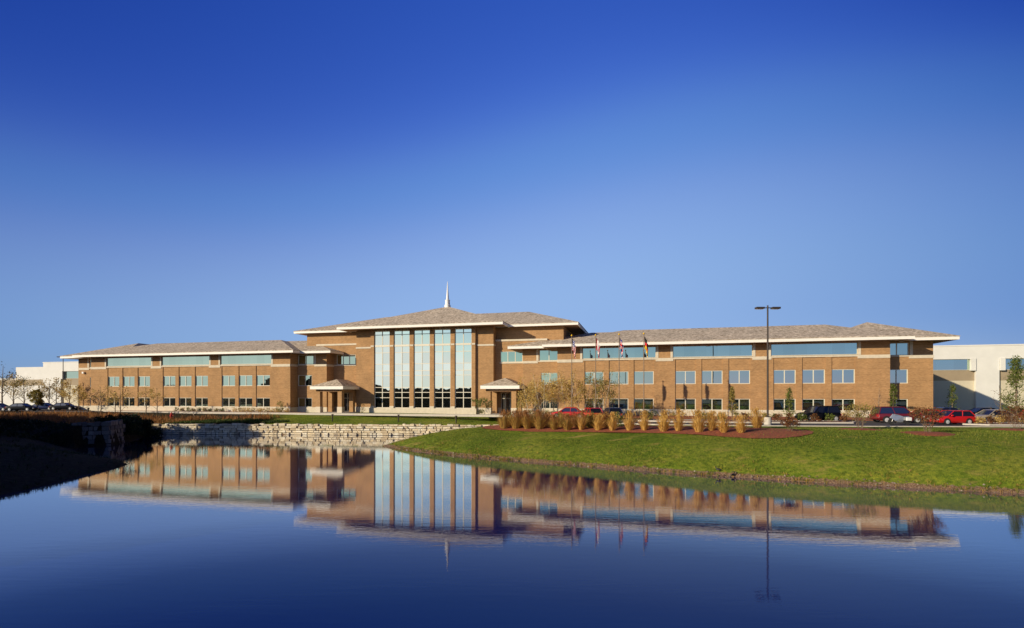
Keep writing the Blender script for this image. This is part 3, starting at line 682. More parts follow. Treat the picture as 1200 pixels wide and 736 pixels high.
def uk(u, v):
    if abs(u - .5) < .05 or abs(v - .5) < .1: return 0
    if abs(u - .5) < .09 or abs(v - .5) < .17: return 1
    dd = min(abs(u - v), abs(u - 1 + v))
    return 0 if dd < .04 else (1 if dd < .1 else 2)
def de(u, v): return 3 if v < 1 / 3 else (0 if v < 2 / 3 else 4)
for px, D, pat, lb in ((670, 67.5, us, 'flagpole with limp red, white and blue striped flag, nearest the entrance canopy'), (698, 67, ca, 'flagpole with limp red and white maple leaf flag'),
                       (725.5, 66.2, uk, 'flagpole with limp blue flag crossed in red and white'), (754.5, 65.4, de, 'flagpole with limp black, red and gold flag')):
    flagpole((px - 600) / 620 * D, D, lb, pat)
def bollard(x, y, label):
    t = empty('bollard_light', (x, y, hz(x, y)), 0); tag(t, label, 'bollard light', 'low bollard lights along the footpath')
    b = MB(); b.lathe([(.09, -.1), (.09, .78), (.07, .8)], 10); b.build('post', M['metal'], t)
    b = MB(); b.lathe([(.17, .80), (.17, .86), (.13, .88), (.13, .98), (.22, 1.0), (.20, 1.08), (.05, 1.12)], 12); b.build('lamp_head', M['metal'], t)
BL = [(103.5, 86, 'low dark bollard light near the russet grass at the far end of the wing'), (154, 80, 'low dark bollard light among the russet grass below the wing windows'), (228, 82, 'low dark bollard light beside the lawn, below the middle of the wing'),
      (389.5, 80, 'low dark bollard light on the lawn in front of the shaded entrance canopy'), (467, 79, 'low dark bollard light on the lawn below the second glass bay'), (534.5, 77.5, 'low dark bollard light on the lawn below the fifth glass bay')]
for px, D, lb in BL: bollard((px - 600) / 620 * D, D, lb)
x, y = (201 - 600) / 620 * 84, 84
t = empty('fire_hydrant', (x, y, hz(x, y)), 0); tag(t, 'red fire hydrant on the grass in front of the brick wing', 'fire hydrant')
b = MB(); b.lathe([(.26, -.1), (.26, .06), (.17, .08), (.16, .72), (.22, .74), (.22, .8), (.17, .84), (.12, .98), (.05, 1.04), (.05, 1.1)], 14); b.build('barrel', M['hydrant'], t)
for s in (-1, 1):
    b = MB(); b.tube([(s * .12, 0, .56), (s * .32, 0, .56)], .085, 10); b.build('nozzle', M['hydrant'], t)
b = MB(); b.tube([(0, -.12, .5), (0, -.34, .5)], .11, 10); b.build('nozzle', M['hydrant'], t)

# ------------------------------------------------------------------ cars
def car(x, y, rz, kind, paintn, label, name='parked_car'):
    z = 2.80
    t = empty(name, (x, y, z), rz); tag(t, label, 'car', 'cars parked in the car park')
    if kind == 'suv': L, Wd, belt, roof = 4.75, 1.86, 1.05, 1.74; g = (-2.25, 1.05, -2.0, .35); hood = .98; gc = .26
    elif kind == 'van': L, Wd, belt, roof = 4.95, 1.92, 1.02, 1.78; g = (-2.35, 1.75, -2.15, .85); hood = .95; gc = .2
    elif kind == 'hatch': L, Wd, belt, roof = 4.05, 1.7, .90, 1.42; g = (-1.95, 1.0, -1.5, .25); hood = .82; gc = .18
    else: L, Wd, belt, roof = 4.6, 1.76, .90, 1.40; g = (-1.65, 1.15, -.95, .35); hood = .80; gc = .18
    h = L / 2; w_ = Wd / 2
    tail = belt + .02 if kind in ('suv', 'van', 'hatch') else .95
    # body loft: stations along the length (x, half width, bottom, shoulder, top)
    st = [(-h, w_ * .80, gc + .18, .55, tail - .16), (-h + .12, w_ * .93, gc + .05, .60, tail - .04), (-h + .6, w_ * .99, gc, .62, tail), (-.5, w_, gc, .62, belt), (g[1] - .25, w_, gc, .62, belt),
          (g[1] + .1, w_ * .985, gc, .60, belt - .02), (h - .75, w_ * .96, gc, .56, (belt + hood) / 2), (h - .2, w_ * .88, gc + .04, .50, hood - .10), (h, w_ * .72, gc + .16, .44, hood - .24)]
    vs = []; fs = []; n = 10
    for (xx, ww, zb, zs, zt) in st:
        ring = [(-ww * .86, zb), (-ww, zb + .16), (-ww, zs), (-ww * .97, zt - .10), (-ww * .86, zt), (ww * .86, zt), (ww * .97, zt - .10), (ww, zs), (ww, zb + .16), (ww * .86, zb)]
        vs += [(xx, a, c) for a, c in ring]
    for k in range(len(st) - 1):
        for i in range(n): fs.append((k * n + i, k * n + (i + 1) % n, (k + 1) * n + (i + 1) % n, (k + 1) * n + i))
    fs += [tuple(range(n)), tuple(range((len(st) - 1) * n, len(st) * n))[::-1]]
    b = MB(); b.add(vs, fs); body = b.build('body', M[paintn], t, smooth=True)
    bm_ = body.modifiers.new('b', 'BEVEL'); bm_.width = .03; bm_.segments = 2; bm_.limit_method = 'ANGLE'; bm_.angle_limit = R(28)
    # glasshouse
    bx0, bx1, tx0, tx1 = g; wb, wt = w_ * .93, w_ * .76
    zb, zt = belt - .03, roof
    b = MB(); b.add([(bx0, -wb, zb), (bx1, -wb, zb), (bx1, wb, zb), (bx0, wb, zb), (tx0, -wt, zt - .03), (tx1, -wt, zt - .03), (tx1, wt, zt - .03), (tx0, wt, zt - .03)],
                    [(0, 1, 5, 4), (1, 2, 6, 5), (2, 3, 7, 6), (3, 0, 4, 7), (4, 5, 6, 7)])
    b.build('windows', M['carglass'], t)
    b = MB(); o_ = .012
    cs = [((bx0, -wb), (tx0, -wt)), ((bx1, -wb), (tx1, -wt)), ((bx1, wb), (tx1, wt)), ((bx0, wb), (tx0, wt))]
    for (a, c) in cs: b.tube([(a[0], a[1], zb), (c[0], c[1], zt - .03)], .045, 6)
    for s in (-1, 1):
        mids = [.48] if kind != 'van' else [.33, .66]
        for q in mids:
            b.tube([(bx0 + (bx1 - bx0) * q, s * wb, zb), (tx0 + (tx1 - tx0) * q - .02, s * wt, zt - .03)], .04, 6)
        b.tube([(tx0, s * wt, zt - .03), (tx1, s * wt, zt - .03)], .045, 6)
    b.add([(tx0 - .04, -wt, zt - .04), (tx1 + .04, -wt, zt - .04), (tx1 + .04, wt, zt - .04), (tx0 - .04, wt, zt - .04),
           (tx0 + .12, -wt + .14, zt + .025), (tx1 - .18, -wt + .14, zt + .025), (tx1 - .18, wt - .14, zt + .025), (tx0 + .12, wt - .14, zt + .025)],
          [(0, 1, 5, 4), (1, 2, 6, 5), (2, 3, 7, 6), (3, 0, 4, 7), (4, 5, 6, 7)])
    b.build('roof', M[paintn], t)
    wr = .34 if kind in ('suv', 'van') else .30
    for xx in (-h + .82, h - .86):
        for s in (-1, 1):
            a = MB(); a.lathe([(wr + .06, -.01), (wr + .06, .012)], 24, (xx, s * (w_ - .0) , wr + .02), axis='y'); a.build('wheel_arch', M['black'], t)
            b = MB(); b.lathe([(wr * .62, -.11), (wr * .93, -.11), (wr, -.07), (wr, .07), (wr * .93, .11), (wr * .62, .11)], 24, (xx, s * (w_ - .06), wr), axis='y'); wh = b.build('wheel', M['rubber'], t)
            b = MB(); b.lathe([(wr * .66, -.115), (wr * .60, -.10), (wr * .3, -.125), (wr * .1, -.13), (.0, -.13), (wr * .1, .13), (wr * .3, .125), (wr * .6, .10), (wr * .66, .115)][:4] + [(wr * .1, .13), (wr * .3, .125), (wr * .6, .10), (wr * .66, .115)], 20, (xx, s * (w_ - .06), wr), axis='y')
            b.build('rim', M['hub'], wh)
    for s in (-1, 1):
        b = MB(); b.box(h - .17, h + .0, s * w_ * .45, s * w_ * .80, hood - .38, hood - .20) if s > 0 else b.box(h - .17, h + .0, -w_ * .80, -w_ * .45, hood - .38, hood - .20); b.build('headlight', M['headlight'], t, bevel=.03)
        y0_, y1_ = sorted((s * w_ * .62, s * w_ * .90))
        b = MB(); b.box(-h - .01, -h + .16, y0_, y1_, tail - .42, tail - .16); b.build('tail_light', M['taillight'], t, bevel=.02)
        y0_, y1_ = sorted((s * (w_ + .0), s * (w_ + .17)))
        b = MB(); b.box(g[1] - .38, g[1] - .22, y0_, y1_, belt - .02, belt + .13); b.build('mirror', M[paintn], t, bevel=.03)
    b = MB(); b.box(h - .10, h + .05, -w_ * .8, w_ * .8, gc + .1, gc + .26); b.box(-h - .05, -h + .12, -w_ * .86, w_ * .86, gc + .12, gc + .28); b.build('bumper', M['black'] if kind in ('van',) else M[paintn], t, bevel=.03)
    return t
def PX(px, D): return (px - 600) / 620 * D
def at_car(px, D, rz, *a): return car(PX(px, D), D, R(rz), *a)
at_car(958, 60.6, 188, 'suv', 'paint_black', 'black sport utility car behind the shrub island, below the last window group')
at_car(1051, 57.5, -6, 'suv', 'paint_maroon', 'dark maroon sport utility car with its tail towards the brick corner')
at_car(1083, 58.0, 178, 'sedan', 'paint_red', 'red saloon parked behind the bright red hatchback')
at_car(1114, 54.4, 184, 'hatch', 'paint_red', 'bright red hatchback with pale hub caps, nose towards the maroon car')
at_car(1163, 57.6, 183, 'sedan', 'paint_taupe', 'taupe saloon behind the reddish shrubs, beside the bright red hatchback')
at_car(1150, 66, 175, 'sedan', 'paint_black', 'black saloon in the back row below the warehouse wall')
at_car(1105, 67, 178, 'sedan', 'paint_blue', 'dark blue saloon in the back row, roof showing over the red cars')
at_car(1197, 60, 180, 'hatch', 'paint_red', 'red hatchback cut by the picture edge beyond the taupe saloon')
at_car(666, 68.2, 170, 'sedan', 'paint_red', 'red saloon half hidden by the golden grass beneath the tawny trees')
at_car(693, 65.0, 100, 'hatch', 'paint_red', 'red hatchback with a blue reflecting windscreen behind the golden grass')
at_car(717, 66.0, 95, 'hatch', 'paint_blue', 'dark blue hatchback behind the grass row, beside the red hatchback')
for px, D, p_, lb in ((-2, 98, 'paint_blue', 'dark blue saloon at the picture edge in front of the autumn trees'), (26, 98, 'paint_black', 'black saloon parked between the blue saloon and the round yellow tree'),
                      (52, 104, 'paint_blue', 'navy saloon parked in front of the round yellow tree'), (76, 104, 'paint_black', 'black saloon parked nearest the brick wing by the distant lamp post')):
    at_car(px, D, 8, 'sedan', p_, lb)
# motorcycle by the maroon car
x, y = PX(1054, 53.6), 53.6
t = empty('motorcycle', (x, y, 2.80), R(172)); tag(t, 'white touring motorcycle parked in front of the maroon car', 'motorcycle')
for s in (-1, 1):
    b = MB(); b.lathe([(.24, -.05), (.30, -.06), (.32, 0), (.30, .06), (.24, .05)], 20, (s * .75, 0, .32), axis='y'); wh = b.build('wheel', M['rubber'], t)
    b = MB(); b.lathe([(.245, -.03), (.05, -.05), (.05, .05), (.245, .03)], 16, (s * .75, 0, .32), axis='y'); b.build('rim', M['hub'], wh)
b = MB(); b.add([(-.7, -.16, .55), (.45, -.18, .45), (.8, -.14, .72), (.55, -.12, 1.05), (.1, -.15, .95), (-.3, -.18, .78), (-.8, -.14, .82),
                 (-.7, .16, .55), (.45, .18, .45), (.8, .14, .72), (.55, .12, 1.05), (.1, .15, .95), (-.3, .18, .78), (-.8, .14, .82)],
                [(0, 1, 2, 3, 4, 5, 6), (13, 12, 11, 10, 9, 8, 7)] + [(i, (i + 1) % 7, (i + 1) % 7 + 7, i + 7) for i in range(7)]); b.build('fairing', M['paint_silver'], t, bevel=.05)
b = MB(); b.box(-.75, -.05, -.14, .14, .80, .90); b.build('seat', M['black'], t, bevel=.04)
for s in (-1, 1):
    b = MB(); b.box(-.95, -.45, min(s * .2, s * .42), max(s * .2, s * .42), .42, .78); b.build('pannier', M['paint_white'], t, bevel=.05)
b = MB(); b.tube([(.42, -.36, 1.02), (.5, -.1, 1.0), (.5, .1, 1.0), (.42, .36, 1.02)], .02, 6); b.build('handlebar', M['steel'], t)
b = MB(); b.box(-.3, .3, -.14, .14, .25, .55); b.tube([(.75, .1, .32), (.5, .1, .95)], .03, 6); b.tube([(.75, -.1, .32), (.5, -.1, .95)], .03, 6); b.build('engine', M['steel'], t, bevel=.03)

# ------------------------------------------------------------------ plants
def leaf_cloud(mb, centres, per, size, spread, flatten=1.0):
    """leaf-sized bent quads scattered round clump centres"""
    n = len(centres) * per
    c = np.repeat(np.array(centres, float).reshape(-1, 3), per, 0)
    d = rng.normal(0, 1, (n, 3)); d /= np.linalg.norm(d, axis=1)[:, None]; r = spread * rng.random(n) ** .5
    p = c + d * r[:, None] * np.array([1, 1, flatten])
    a = rng.normal(0, 1, (n, 3)); a /= np.linalg.norm(a, axis=1)[:, None]
    q = rng.normal(0, 1, (n, 3)); bb_ = np.cross(a, q); bb_ /= np.linalg.norm(bb_, axis=1)[:, None]
    s = size * (.6 + .8 * rng.random(n))[:, None]
    v = np.stack([p - a * s, p + bb_ * s * .55, p + a * s, p - bb_ * s * .55], 1).reshape(-1, 3)
    o = len(mb.v); mb.v += v.tolist(); mb.f += [(o + 4 * k, o + 4 * k + 1, o + 4 * k + 2, o + 4 * k + 3) for k in range(n)]; mb.m += [0] * n
def branchy(mb, p, d, L, r, lev, tips, wob=.25, up=.15, n=5):
    pts = [Vector(p)]; dd = Vector(d).normalized(); seg = 4
    for k in range(seg):
        dd = (dd + Vector((random.gauss(0, wob * .3), random.gauss(0, wob * .3), up * .3))).normalized(); pts.append(pts[-1] + dd * L / seg)
    mb.tube(pts, [r * (1 - .17 * k) for k in range(seg + 1)], n if lev else 4, cap=False)
    if lev <= 0: tips.append(pts[-1]); tips.append(pts[2]); return
    nb = 3 if lev > 1 else 3
    for k in range(nb + (1 if lev > 1 else 0)):
        q = pts[random.choice((2, 3, 4))] if k else pts[-1]
        a = random.uniform(0, 2 * math.pi); sp_ = random.uniform(.45, .85)
        nd = (dd + Vector((math.cos(a) * sp_, math.sin(a) * sp_, random.uniform(-.05, .3)))).normalized()
        branchy(mb, q, nd, L * random.uniform(.58, .78), r * .5, lev - 1, tips, wob, up, 4)
def tree(x, y, h, leaf, label, name='young_tree', shape='open', dens=10, lsize=.11, bark='bark', cat='tree', group=None, cw=.35, zz=None, stems=1):
    z = hz(x, y) if zz is None else zz
    if y > 60 and zz is None: z = max(z, 2.72)
    t = empty(name, (x, y, z), random.uniform(0, 6.28)); tag(t, label, cat, group)
    tb = MB(); tips = []
    if shape == 'open':
        for s_ in range(stems):
            a = 6.28 * s_ / stems; lean = 0 if stems == 1 else .22
            q = Vector((math.cos(a) * .15 * (stems > 1), math.sin(a) * .15 * (stems > 1), -.1)); top = q + Vector((math.cos(a) * lean * h * .5, math.sin(a) * lean * h * .5, h * .55))
            mid = (q + top) / 2 + Vector((random.uniform(-.08, .08), random.uniform(-.08, .08), 0)); r0 = .014 * h / (1 if stems == 1 else 1.7)
            ld = top + (top - mid).normalized() * h * .3
            tb.tube([q, mid, top, ld], [r0, r0 * .8, r0 * .55, r0 * .2], 7); tips.append(ld)
            nb = 9 if stems == 1 else 6
            for k in range(nb):
                f = .22 + .7 * k / nb; p = q.lerp(top, min(1, f * 1.25)) if f < .8 else top.lerp(ld, (f - .8) / .2)
                aa = k * 2.4 + random.uniform(-.4, .4); ln = h * cw * (1.05 - .6 * f)
                branchy(tb, p, (math.cos(aa), math.sin(aa), .75), ln, r0 * .4, 1, tips)
        cb = MB(); leaf_cloud(cb, [tuple(p) for p in tips], dens, lsize, h * .075)
    else:   # conical or rounded, dense
        tb.tube([(0, 0, -.1), (0, 0, h * .5), (0, 0, h * .92)], [.02 * h, .012 * h, .004 * h], 7)
        cen = []
        for k in range(70 if shape == 'cone' else 80):
            f = random.random() ** .8
            if shape == 'cone': rad = h * cw * (1 - f) ** .8 * min(1, (f + .08) * 6) + .05; zc = h * (.10 + .88 * f)
            else: rad = h * cw * math.sqrt(max(0, 1 - (2 * f - 1) ** 2)); zc = h * (.28 + .66 * f)
            a = random.uniform(0, 6.28); rr = rad * random.uniform(.35, 1.0)
            p = Vector((math.cos(a) * rr, math.sin(a) * rr, zc)); cen.append(tuple(p))
            if k % 3 == 0: tb.tube([(0, 0, max(.15 * h, zc - rr * .6)), tuple(p)], [.005 * h, .002 * h], 4, cap=False)
        cb = MB(); leaf_cloud(cb, cen, dens, lsize, h * .075)
    tb.build('trunk', M[bark], t, smooth=True); cb.build('crown', M[leaf], t)
    return t
def bush(x, y, r, h, leaf, label, cat='shrub', group=None, n=260, ls=.07, z=None, name='shrub'):
    z = (hz(x, y) if z is None else z)
    t = empty(name, (x, y, z), random.uniform(0, 6)); tag(t, label, cat, group)
    cb = MB(); cen = []
    for k in range(26):
        a = random.uniform(0, 6.28); f = random.random(); rr = r * math.sqrt(random.random()) * (1 - .45 * f); cen.append((math.cos(a) * rr, math.sin(a) * rr, h * (.12 + .75 * f)))
    leaf_cloud(cb, cen, max(3, n // 26), ls, r * .32)
    cb.build('foliage', M[leaf], t)
    sb = MB()
    for c in cen[::4]: sb.tube([(c[0] * .15, c[1] * .15, -.05), c], [.02, .008], 4, cap=False)
    sb.build('stem', M['bark'], t); return t
def blades(mb, cx, cy, z, n, h, r0, r1, wd, mi=0):
    for k in range(n):
        a = random.uniform(0, 6.28); rr = r0 * math.sqrt(random.random()); q = rr / r0
        b0 = Vector((cx + math.cos(a) * rr, cy + math.sin(a) * rr, z)); hh = h * random.uniform(.38, 1.0) * (1 - .25 * q * q)
        lean = r1 * q * random.uniform(.5, 1.2); da = a + random.uniform(-.5, .5)
        m_ = b0 + Vector((math.cos(da) * lean * .35, math.sin(da) * lean * .35, hh * .6)); tp = b0 + Vector((math.cos(da) * lean, math.sin(da) * lean, hh))
        s = Vector((math.cos(a + 1.6 + random.uniform(-1, 1)), math.sin(a + 1.6), 0)) * wd * .5
        mb.add([b0 - s, b0 + s, m_ + s, tp + s * .3, tp - s * .3, m_ - s], [(0, 1, 2, 5), (5, 2, 3, 4)], mi)
def ordn(k): return ['first', 'second', 'third', 'fourth', 'fifth', 'sixth', 'seventh', 'eighth', 'ninth', 'tenth', 'eleventh', 'twelfth', 'thirteenth', 'fourteenth', 'fifteenth', 'sixteenth', 'seventeenth', 'eighteenth', 'nineteenth', 'twentieth'][k]
row = [(592, 57.4), (606.5, 56.6), (620, 55.9), (634, 55.2), (650, 54.2), (665.6, 53.6), (682, 52.8), (701, 51.9), (717.6, 51.2), (737.4, 50.4), (756, 49.6), (775.7, 48.7), (797, 47.9), (818.7, 46.9), (836, 46.8), (846, 45.8), (868, 45.0), (888, 48.1)]
for k, (px, D) in enumerate(row):
    x, y = PX(px, D), D; z = hz(x, y)
    t = empty('ornamental_grass', (x + random.uniform(-.15, .15), y + random.uniform(-.25, .25), z), 0); t.rotation_euler = (random.uniform(-.10, .10), random.uniform(-.12, .12), 0); t.scale = (random.uniform(.85, 1.25), random.uniform(.9, 1.2), 1); tag(t, 'golden upright ornamental grass clump, %s from the left end of the mulch bed' % ordn(k), 'ornamental grass', 'golden grass clumps in the mulch bed')
    hh = random.uniform(1.5, 2.2); fat = (1.45 if k < 6 else 1.05) * random.uniform(.8, 1.25)
    b = MB(); blades(b, 0, 0, 0, int(230 * fat), hh * .85, .19 * fat, .75, .026); b.build('blades', M['gr_gold'] if k > 5 else M['gr_olive'], t)
    b = MB(); blades(b, 0, 0, 0, int(90 * fat), hh * 1.05, .17 * fat, .68, .02)
    for q in range(int(80 * fat)):
        a = random.uniform(0, 6.28); rr = abs(random.gauss(0, .27)) * fat; z0 = hh * random.uniform(.62, .92); cx_, cy_ = math.cos(a) * rr, math.sin(a) * rr
        leaf_cloud(b, [(cx_, cy_, z0 + dz_) for dz_ in (0, .09, .18)], 5, .035, .05, 1.6)
    b.build('plumes', M['gr_gold'] if k > 6 else M['gr_rust'], t)
for k, (px, D) in enumerate([(597, 58.6), (612, 58), (627, 57.4), (642, 56.6), (658, 55.8), (674, 55), (691, 54.2), (708, 53.4)]):
    x, y = PX(px, D), D
    t = empty('ornamental_grass', (x, y, hz(x, y)), 0); tag(t, 'russet ornamental grass clump in the back row at the lawn end, %s from the left' % ordn(k), 'ornamental grass', 'russet grass clumps behind the golden row')
    b = MB(); blades(b, 0, 0, 0, 420, random.uniform(1.4, 1.9), .34, .8, .03); b.build('blades', M['gr_rust'] if k % 2 else M['gr_olive'], t)
# low russet shrubs filling in behind the row
for k, (px, D) in enumerate([(599, 60.4), (613, 59.6), (628, 58.6), (643, 57.6), (658, 56.6), (674, 55.4), (690, 54.4), (706, 53.8), (722, 53.4)]):
    bush(PX(px, D), D, 1.0, 1.6, 'lf_rust' if k % 2 else 'lf_green', 'low %s shrub, %s of those crowding behind the golden grass at the lawn end' % (('russet' if k % 2 else 'green'), ordn(k)), group='low shrubs behind the grass row', n=700)
for k, (px, D) in enumerate([(898, 58), (912, 58), (926, 57.7), (940, 58.2), (955, 57.6), (972, 57.8), (990, 57.4), (760, 61.2), (778, 60.5), (846, 59.4), (872, 58.9), (826, 60.0)]):
    kinds = ['lf_yellow', 'lf_rust', 'lf_rust', 'lf_green', 'lf_rust', 'lf_green', 'lf_rust', 'lf_green', 'lf_tawny', 'lf_green', 'lf_rust', 'lf_yellow'][k]
    cn = {'lf_yellow': 'yellowish', 'lf_rust': 'russet', 'lf_green': 'green', 'lf_tawny': 'tawny'}[kinds]
    where = ('on the island before the black car, %s from the lamp post' % ordn(k)) if k < 7 else ('on the island behind the golden grass, %s of its row' % ordn(k - 7))
    bush(PX(px, D), D, .62, .95, kinds, '%s low shrub %s' % (cn, where), group='shrubs on the kerbed island', n=380, z=2.9)
for k, (px, D) in enumerate([(1148, 53.6), (1160, 53.2), (1172, 53.4), (1184, 53.0), (1196, 53.2)]):
    bush(PX(px, D), D, .6, .95 if k else .7, 'lf_rust' if k % 2 else 'lf_tawny', '%s shrub on the kerbed island in front of the taupe saloon, %s of five' % ('russet' if k % 2 else 'tawny', ordn(k)), group='shrubs before the taupe saloon', n=340, z=2.9)
# multi-stemmed specimen shrubs in mulch rings
for px, D, h, lf, lb, dn in ((1008, 46.9, 2.8, 'lf_yellow', 'sparse yellowish many stemmed shrub in a mulch ring beside the brick corner', 5), (1087, 41.9, 2.5, 'lf_rust', 'sparse reddish many stemmed shrub in a mulch ring before the red cars', 6),
                             (1192, 46.5, 2.5, 'lf_rust', 'reddish many stemmed shrub in a mulch ring at the picture edge', 6), (926, 44.6, 1.3, 'lf_rust', 'small bare reddish shrub at the tip of the mulch bed', 3)):
    x, y = PX(px, D), D
    if px != 926: mulch_ring(x, y, 1.75)
    tree(x, y, h, lf, lb, 'specimen_shrub', 'open', dn, .06, 'bark', 'shrub', cw=.42, stems=6)
# trees in front of the right wing
for k, (px, D, h, st, lb) in enumerate(((622, 72.5, 6.5, 2, 'slender tawny tree nearest the entrance canopy'), (636, 70.5, 7.0, 3, 'tawny tree with pale stems, second from the entrance canopy'), (652, 71.5, 7.1, 3, 'bushy tawny tree in front of the teal window'),
                                      (667, 70, 7.2, 3, 'tawny tree behind the striped flag pole'), (682, 71, 6.9, 2, 'tawny tree between the first two flagpoles'), (706, 70, 7.4, 3, 'tall thin tawny tree just beyond the maple leaf flagpole'))):
    tree(PX(px, D), D, h, 'lf_tawny' if k != 5 else 'lf_yellow', lb, 'birch_tree', 'open', 24, .08, 'bark_w', group='tawny trees by the flagpoles', cw=.25, stems=st)
for px, D, h, lf, cw, lb in ((858, 66, 4.0, 'lf_yellow', .16, 'narrow cone shaped yellow green tree left of the tall lamp post'), (925, 66, 3.9, 'lf_green', .17, 'narrow green cone tree between the lamp post and the black car'),
                             (1047, 64, 4.3, 'lf_green', .13, 'slim green tree in front of the shadowed recess by the maroon car'), (1116, 73, 4.3, 'lf_green', .22, 'small green tree against the shadow on the warehouse wall'),
                             (1191, 60, 7.3, 'lf_green', .2, 'tall narrow olive tree at the picture edge in front of the warehouse')):
    tree(PX(px, D), D, h, lf, lb, 'cone_tree', 'cone', 13 if h < 6 else 36, .08 if h < 6 else .09, cw=cw, zz=2.8)
tree(PX(1172, 62), 62, 5.0, 'lf_rust', 'bare thin sapling between the warehouse pier and the olive tree', 'sapling', 'open', 1, .05, cw=.2, zz=2.8)
tree(PX(1030, 62), 62, 4.6, 'lf_rust', 'bare thin sapling in front of the wide brick pier', 'sapling', 'open', 1, .05, cw=.2, zz=2.8)
# trees by the left wing and in front of the far warehouse
for px, D, h, lb in ((118, 88, 5.4, 'young russet tree nearest the end of the brick wing'), (135, 91, 4.6, 'slight russet tree, second along the brick wing'), (141, 78, 5.0, 'young pale stemmed tree rising out of the russet grass'),
                     (171, 90, 5.2, 'young russet tree before the middle window group'), (184, 89, 5.0, 'russet tree beside the fire hydrant')):
    tree(PX(px, D), D, h, 'lf_tawny', lb, 'young_tree', 'open', 8, .085, group='young trees along the wing', cw=.33)
for px, D, h, lf, dn, lb, cw, sh in ((3, 104, 10.5, 'lf_dark', 5, 'tall dark leaved tree at the picture edge', .3, 'open'), (16, 108, 8.2, 'lf_tawny', 9, 'tawny tree before the low warehouse, next to the tall dark one', .36, 'open'), (28, 106, 7.6, 'lf_yellow', 5, 'thin yellow tree with bare limbs before the low warehouse', .36, 'open'),
                                 (43, 103, 4.2, 'lf_yellow', 20, 'small round yellow tree in front of the tan band', .3, 'round'), (58, 108, 7.4, 'lf_tawny', 7, 'open crowned tan tree between the round tree and the lamp post', .36, 'open'), (66, 112, 7.0, 'lf_yellow', 5, 'pale sparse tree just beside the distant lamp post', .33, 'open'),
                                 (82, 104, 6.9, 'lf_tawny', 10, 'full tawny tree just beyond the distant lamp post', .34, 'open'), (92, 100, 5.6, 'lf_tawny', 5, 'small tan tree touching the end of the brick wing', .3, 'open')):
    tree(PX(px, D), D, h, lf, lb, 'autumn_tree', sh, int(dn * 1.8), .12, group='autumn trees before the warehouse', cw=cw)
# by the entrances
tree(PX(563, 80), 80, 2.9, 'lf_green', 'small spreading tree beside the sunlit entrance canopy', 'small_tree', 'open', 8, .08, cw=.5, stems=3)
tree(PX(614, 79.5), 79.5, 2.8, 'lf_yellow', 'small airy tree on the far side of the sunlit entrance canopy', 'small_tree', 'open', 7, .08, cw=.4, stems=2)
bush(*bw(-24.6, -.9)[:2], .75, 2.2, 'lf_green', 'rounded green shrub in the shaded recess of the wing', z=2.8, n=420)
bush(*bw(-10.4, 1.4)[:2], .7, 1.8, 'lf_yellow', 'pale leggy shrub beside the first glass bay', z=2.8, n=150)
def hedge(x0, x1, v, n, h, r, leaves, lab, grp):
    for k in range(n):
        q = x0 + (x1 - x0) * (k + .5) / n; X_, Y_ = bw(q + random.uniform(-.15, .15), v + random.uniform(-.15, .15)); lf = leaves[k % len(leaves)]
        bush(X_, Y_, r, h * random.uniform(.85, 1.1), lf, lab % ordn(k), group=grp, n=190, ls=.07, z=2.80)
hedge(9.8, 12.6, 1.7, 4, .75, .45, ['lf_dark', 'lf_green'], 'clipped dark shrub between the glazed hall and canopy, %s from the glass', 'clipped shrubs by the glazed hall')
hedge(-34, -22.5, -1.3, 12, .8, .6, ['lf_tawny', 'lf_yellow', 'lf_tawny'], 'low orange shrub below the wing windows near the shaded canopy, %s in its row', 'orange shrubs below the wing')
hedge(-47, -36, -.9, 9, .7, .5, ['lf_green', 'lf_yellow'], 'small green shrub at the foot of the brick wing, %s in its row', 'green shrubs at the foot of the wing')
hedge(19, 38, -1.6, 16, .8, .65, ['lf_green', 'lf_yellow', 'lf_green'], 'low green shrub at the foot of the sunlit wing, %s from the canopy', 'shrubs at the foot of the sunlit wing')
hedge(39, 66, -1.5, 16, .65, .6, ['lf_yellow', 'lf_tawny', 'lf_green'], 'low yellowish shrub below the outer windows of the sunlit wing, %s in its row', 'outer shrubs at the foot of the sunlit wing')

# masses nobody could count
def scatter(poly, n):
    poly = np.array(poly); lo, hi = poly.min(0), poly.max(0); out_ = []
    while len(out_) < n:
        P_ = rng.uniform(lo, hi, (n * 2, 2)); P_ = P_[inside(P_, poly)]; out_ += P_.tolist()
    P_ = np.array(out_[:n]); return np.column_stack([P_, heights(P_)])
b = MB()
for x, y, z in scatter([(-69, 69), (-60, 66.5), (-53.5, 68), (-54.5, 78), (-40, 80.5), (-36, 84), (-50, 84), (-70, 84), (-78, 78)], 520): blades(b, x, y, z, 16, random.uniform(.7, 1.15), .35, .45, .05)
stuff(b.build('tall_grass', M['gr_rust']), 'drift of russet ornamental grass on the bank above the shaded walls', 'grass')
b = MB()
pts = scatter([(-53, 78.2), (-36, 78.2), (-33, 79.5), (-40, 81.5), (-54, 81.5)], 900); leaf_cloud(b, [(x, y, z + .18) for x, y, z in pts], 14, .09, .3, .7)
stuff(b.build('ground_cover', M['gr_green']), 'low leafy ground cover spilling over the far stone wall', 'ground cover')
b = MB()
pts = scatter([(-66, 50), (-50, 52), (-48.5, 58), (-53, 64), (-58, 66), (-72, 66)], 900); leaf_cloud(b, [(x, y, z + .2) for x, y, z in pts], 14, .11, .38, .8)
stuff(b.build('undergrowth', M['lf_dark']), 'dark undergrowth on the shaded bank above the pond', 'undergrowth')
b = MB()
for x, y, z in scatter([(-29, 26), (-30, 37), (-31.6, 44.5), (-40, 51), (-55, 50), (-50, 30), (-40, 24)], 900): blades(b, x, y, z, 8, random.uniform(.15, .4), .25, .25, .03)
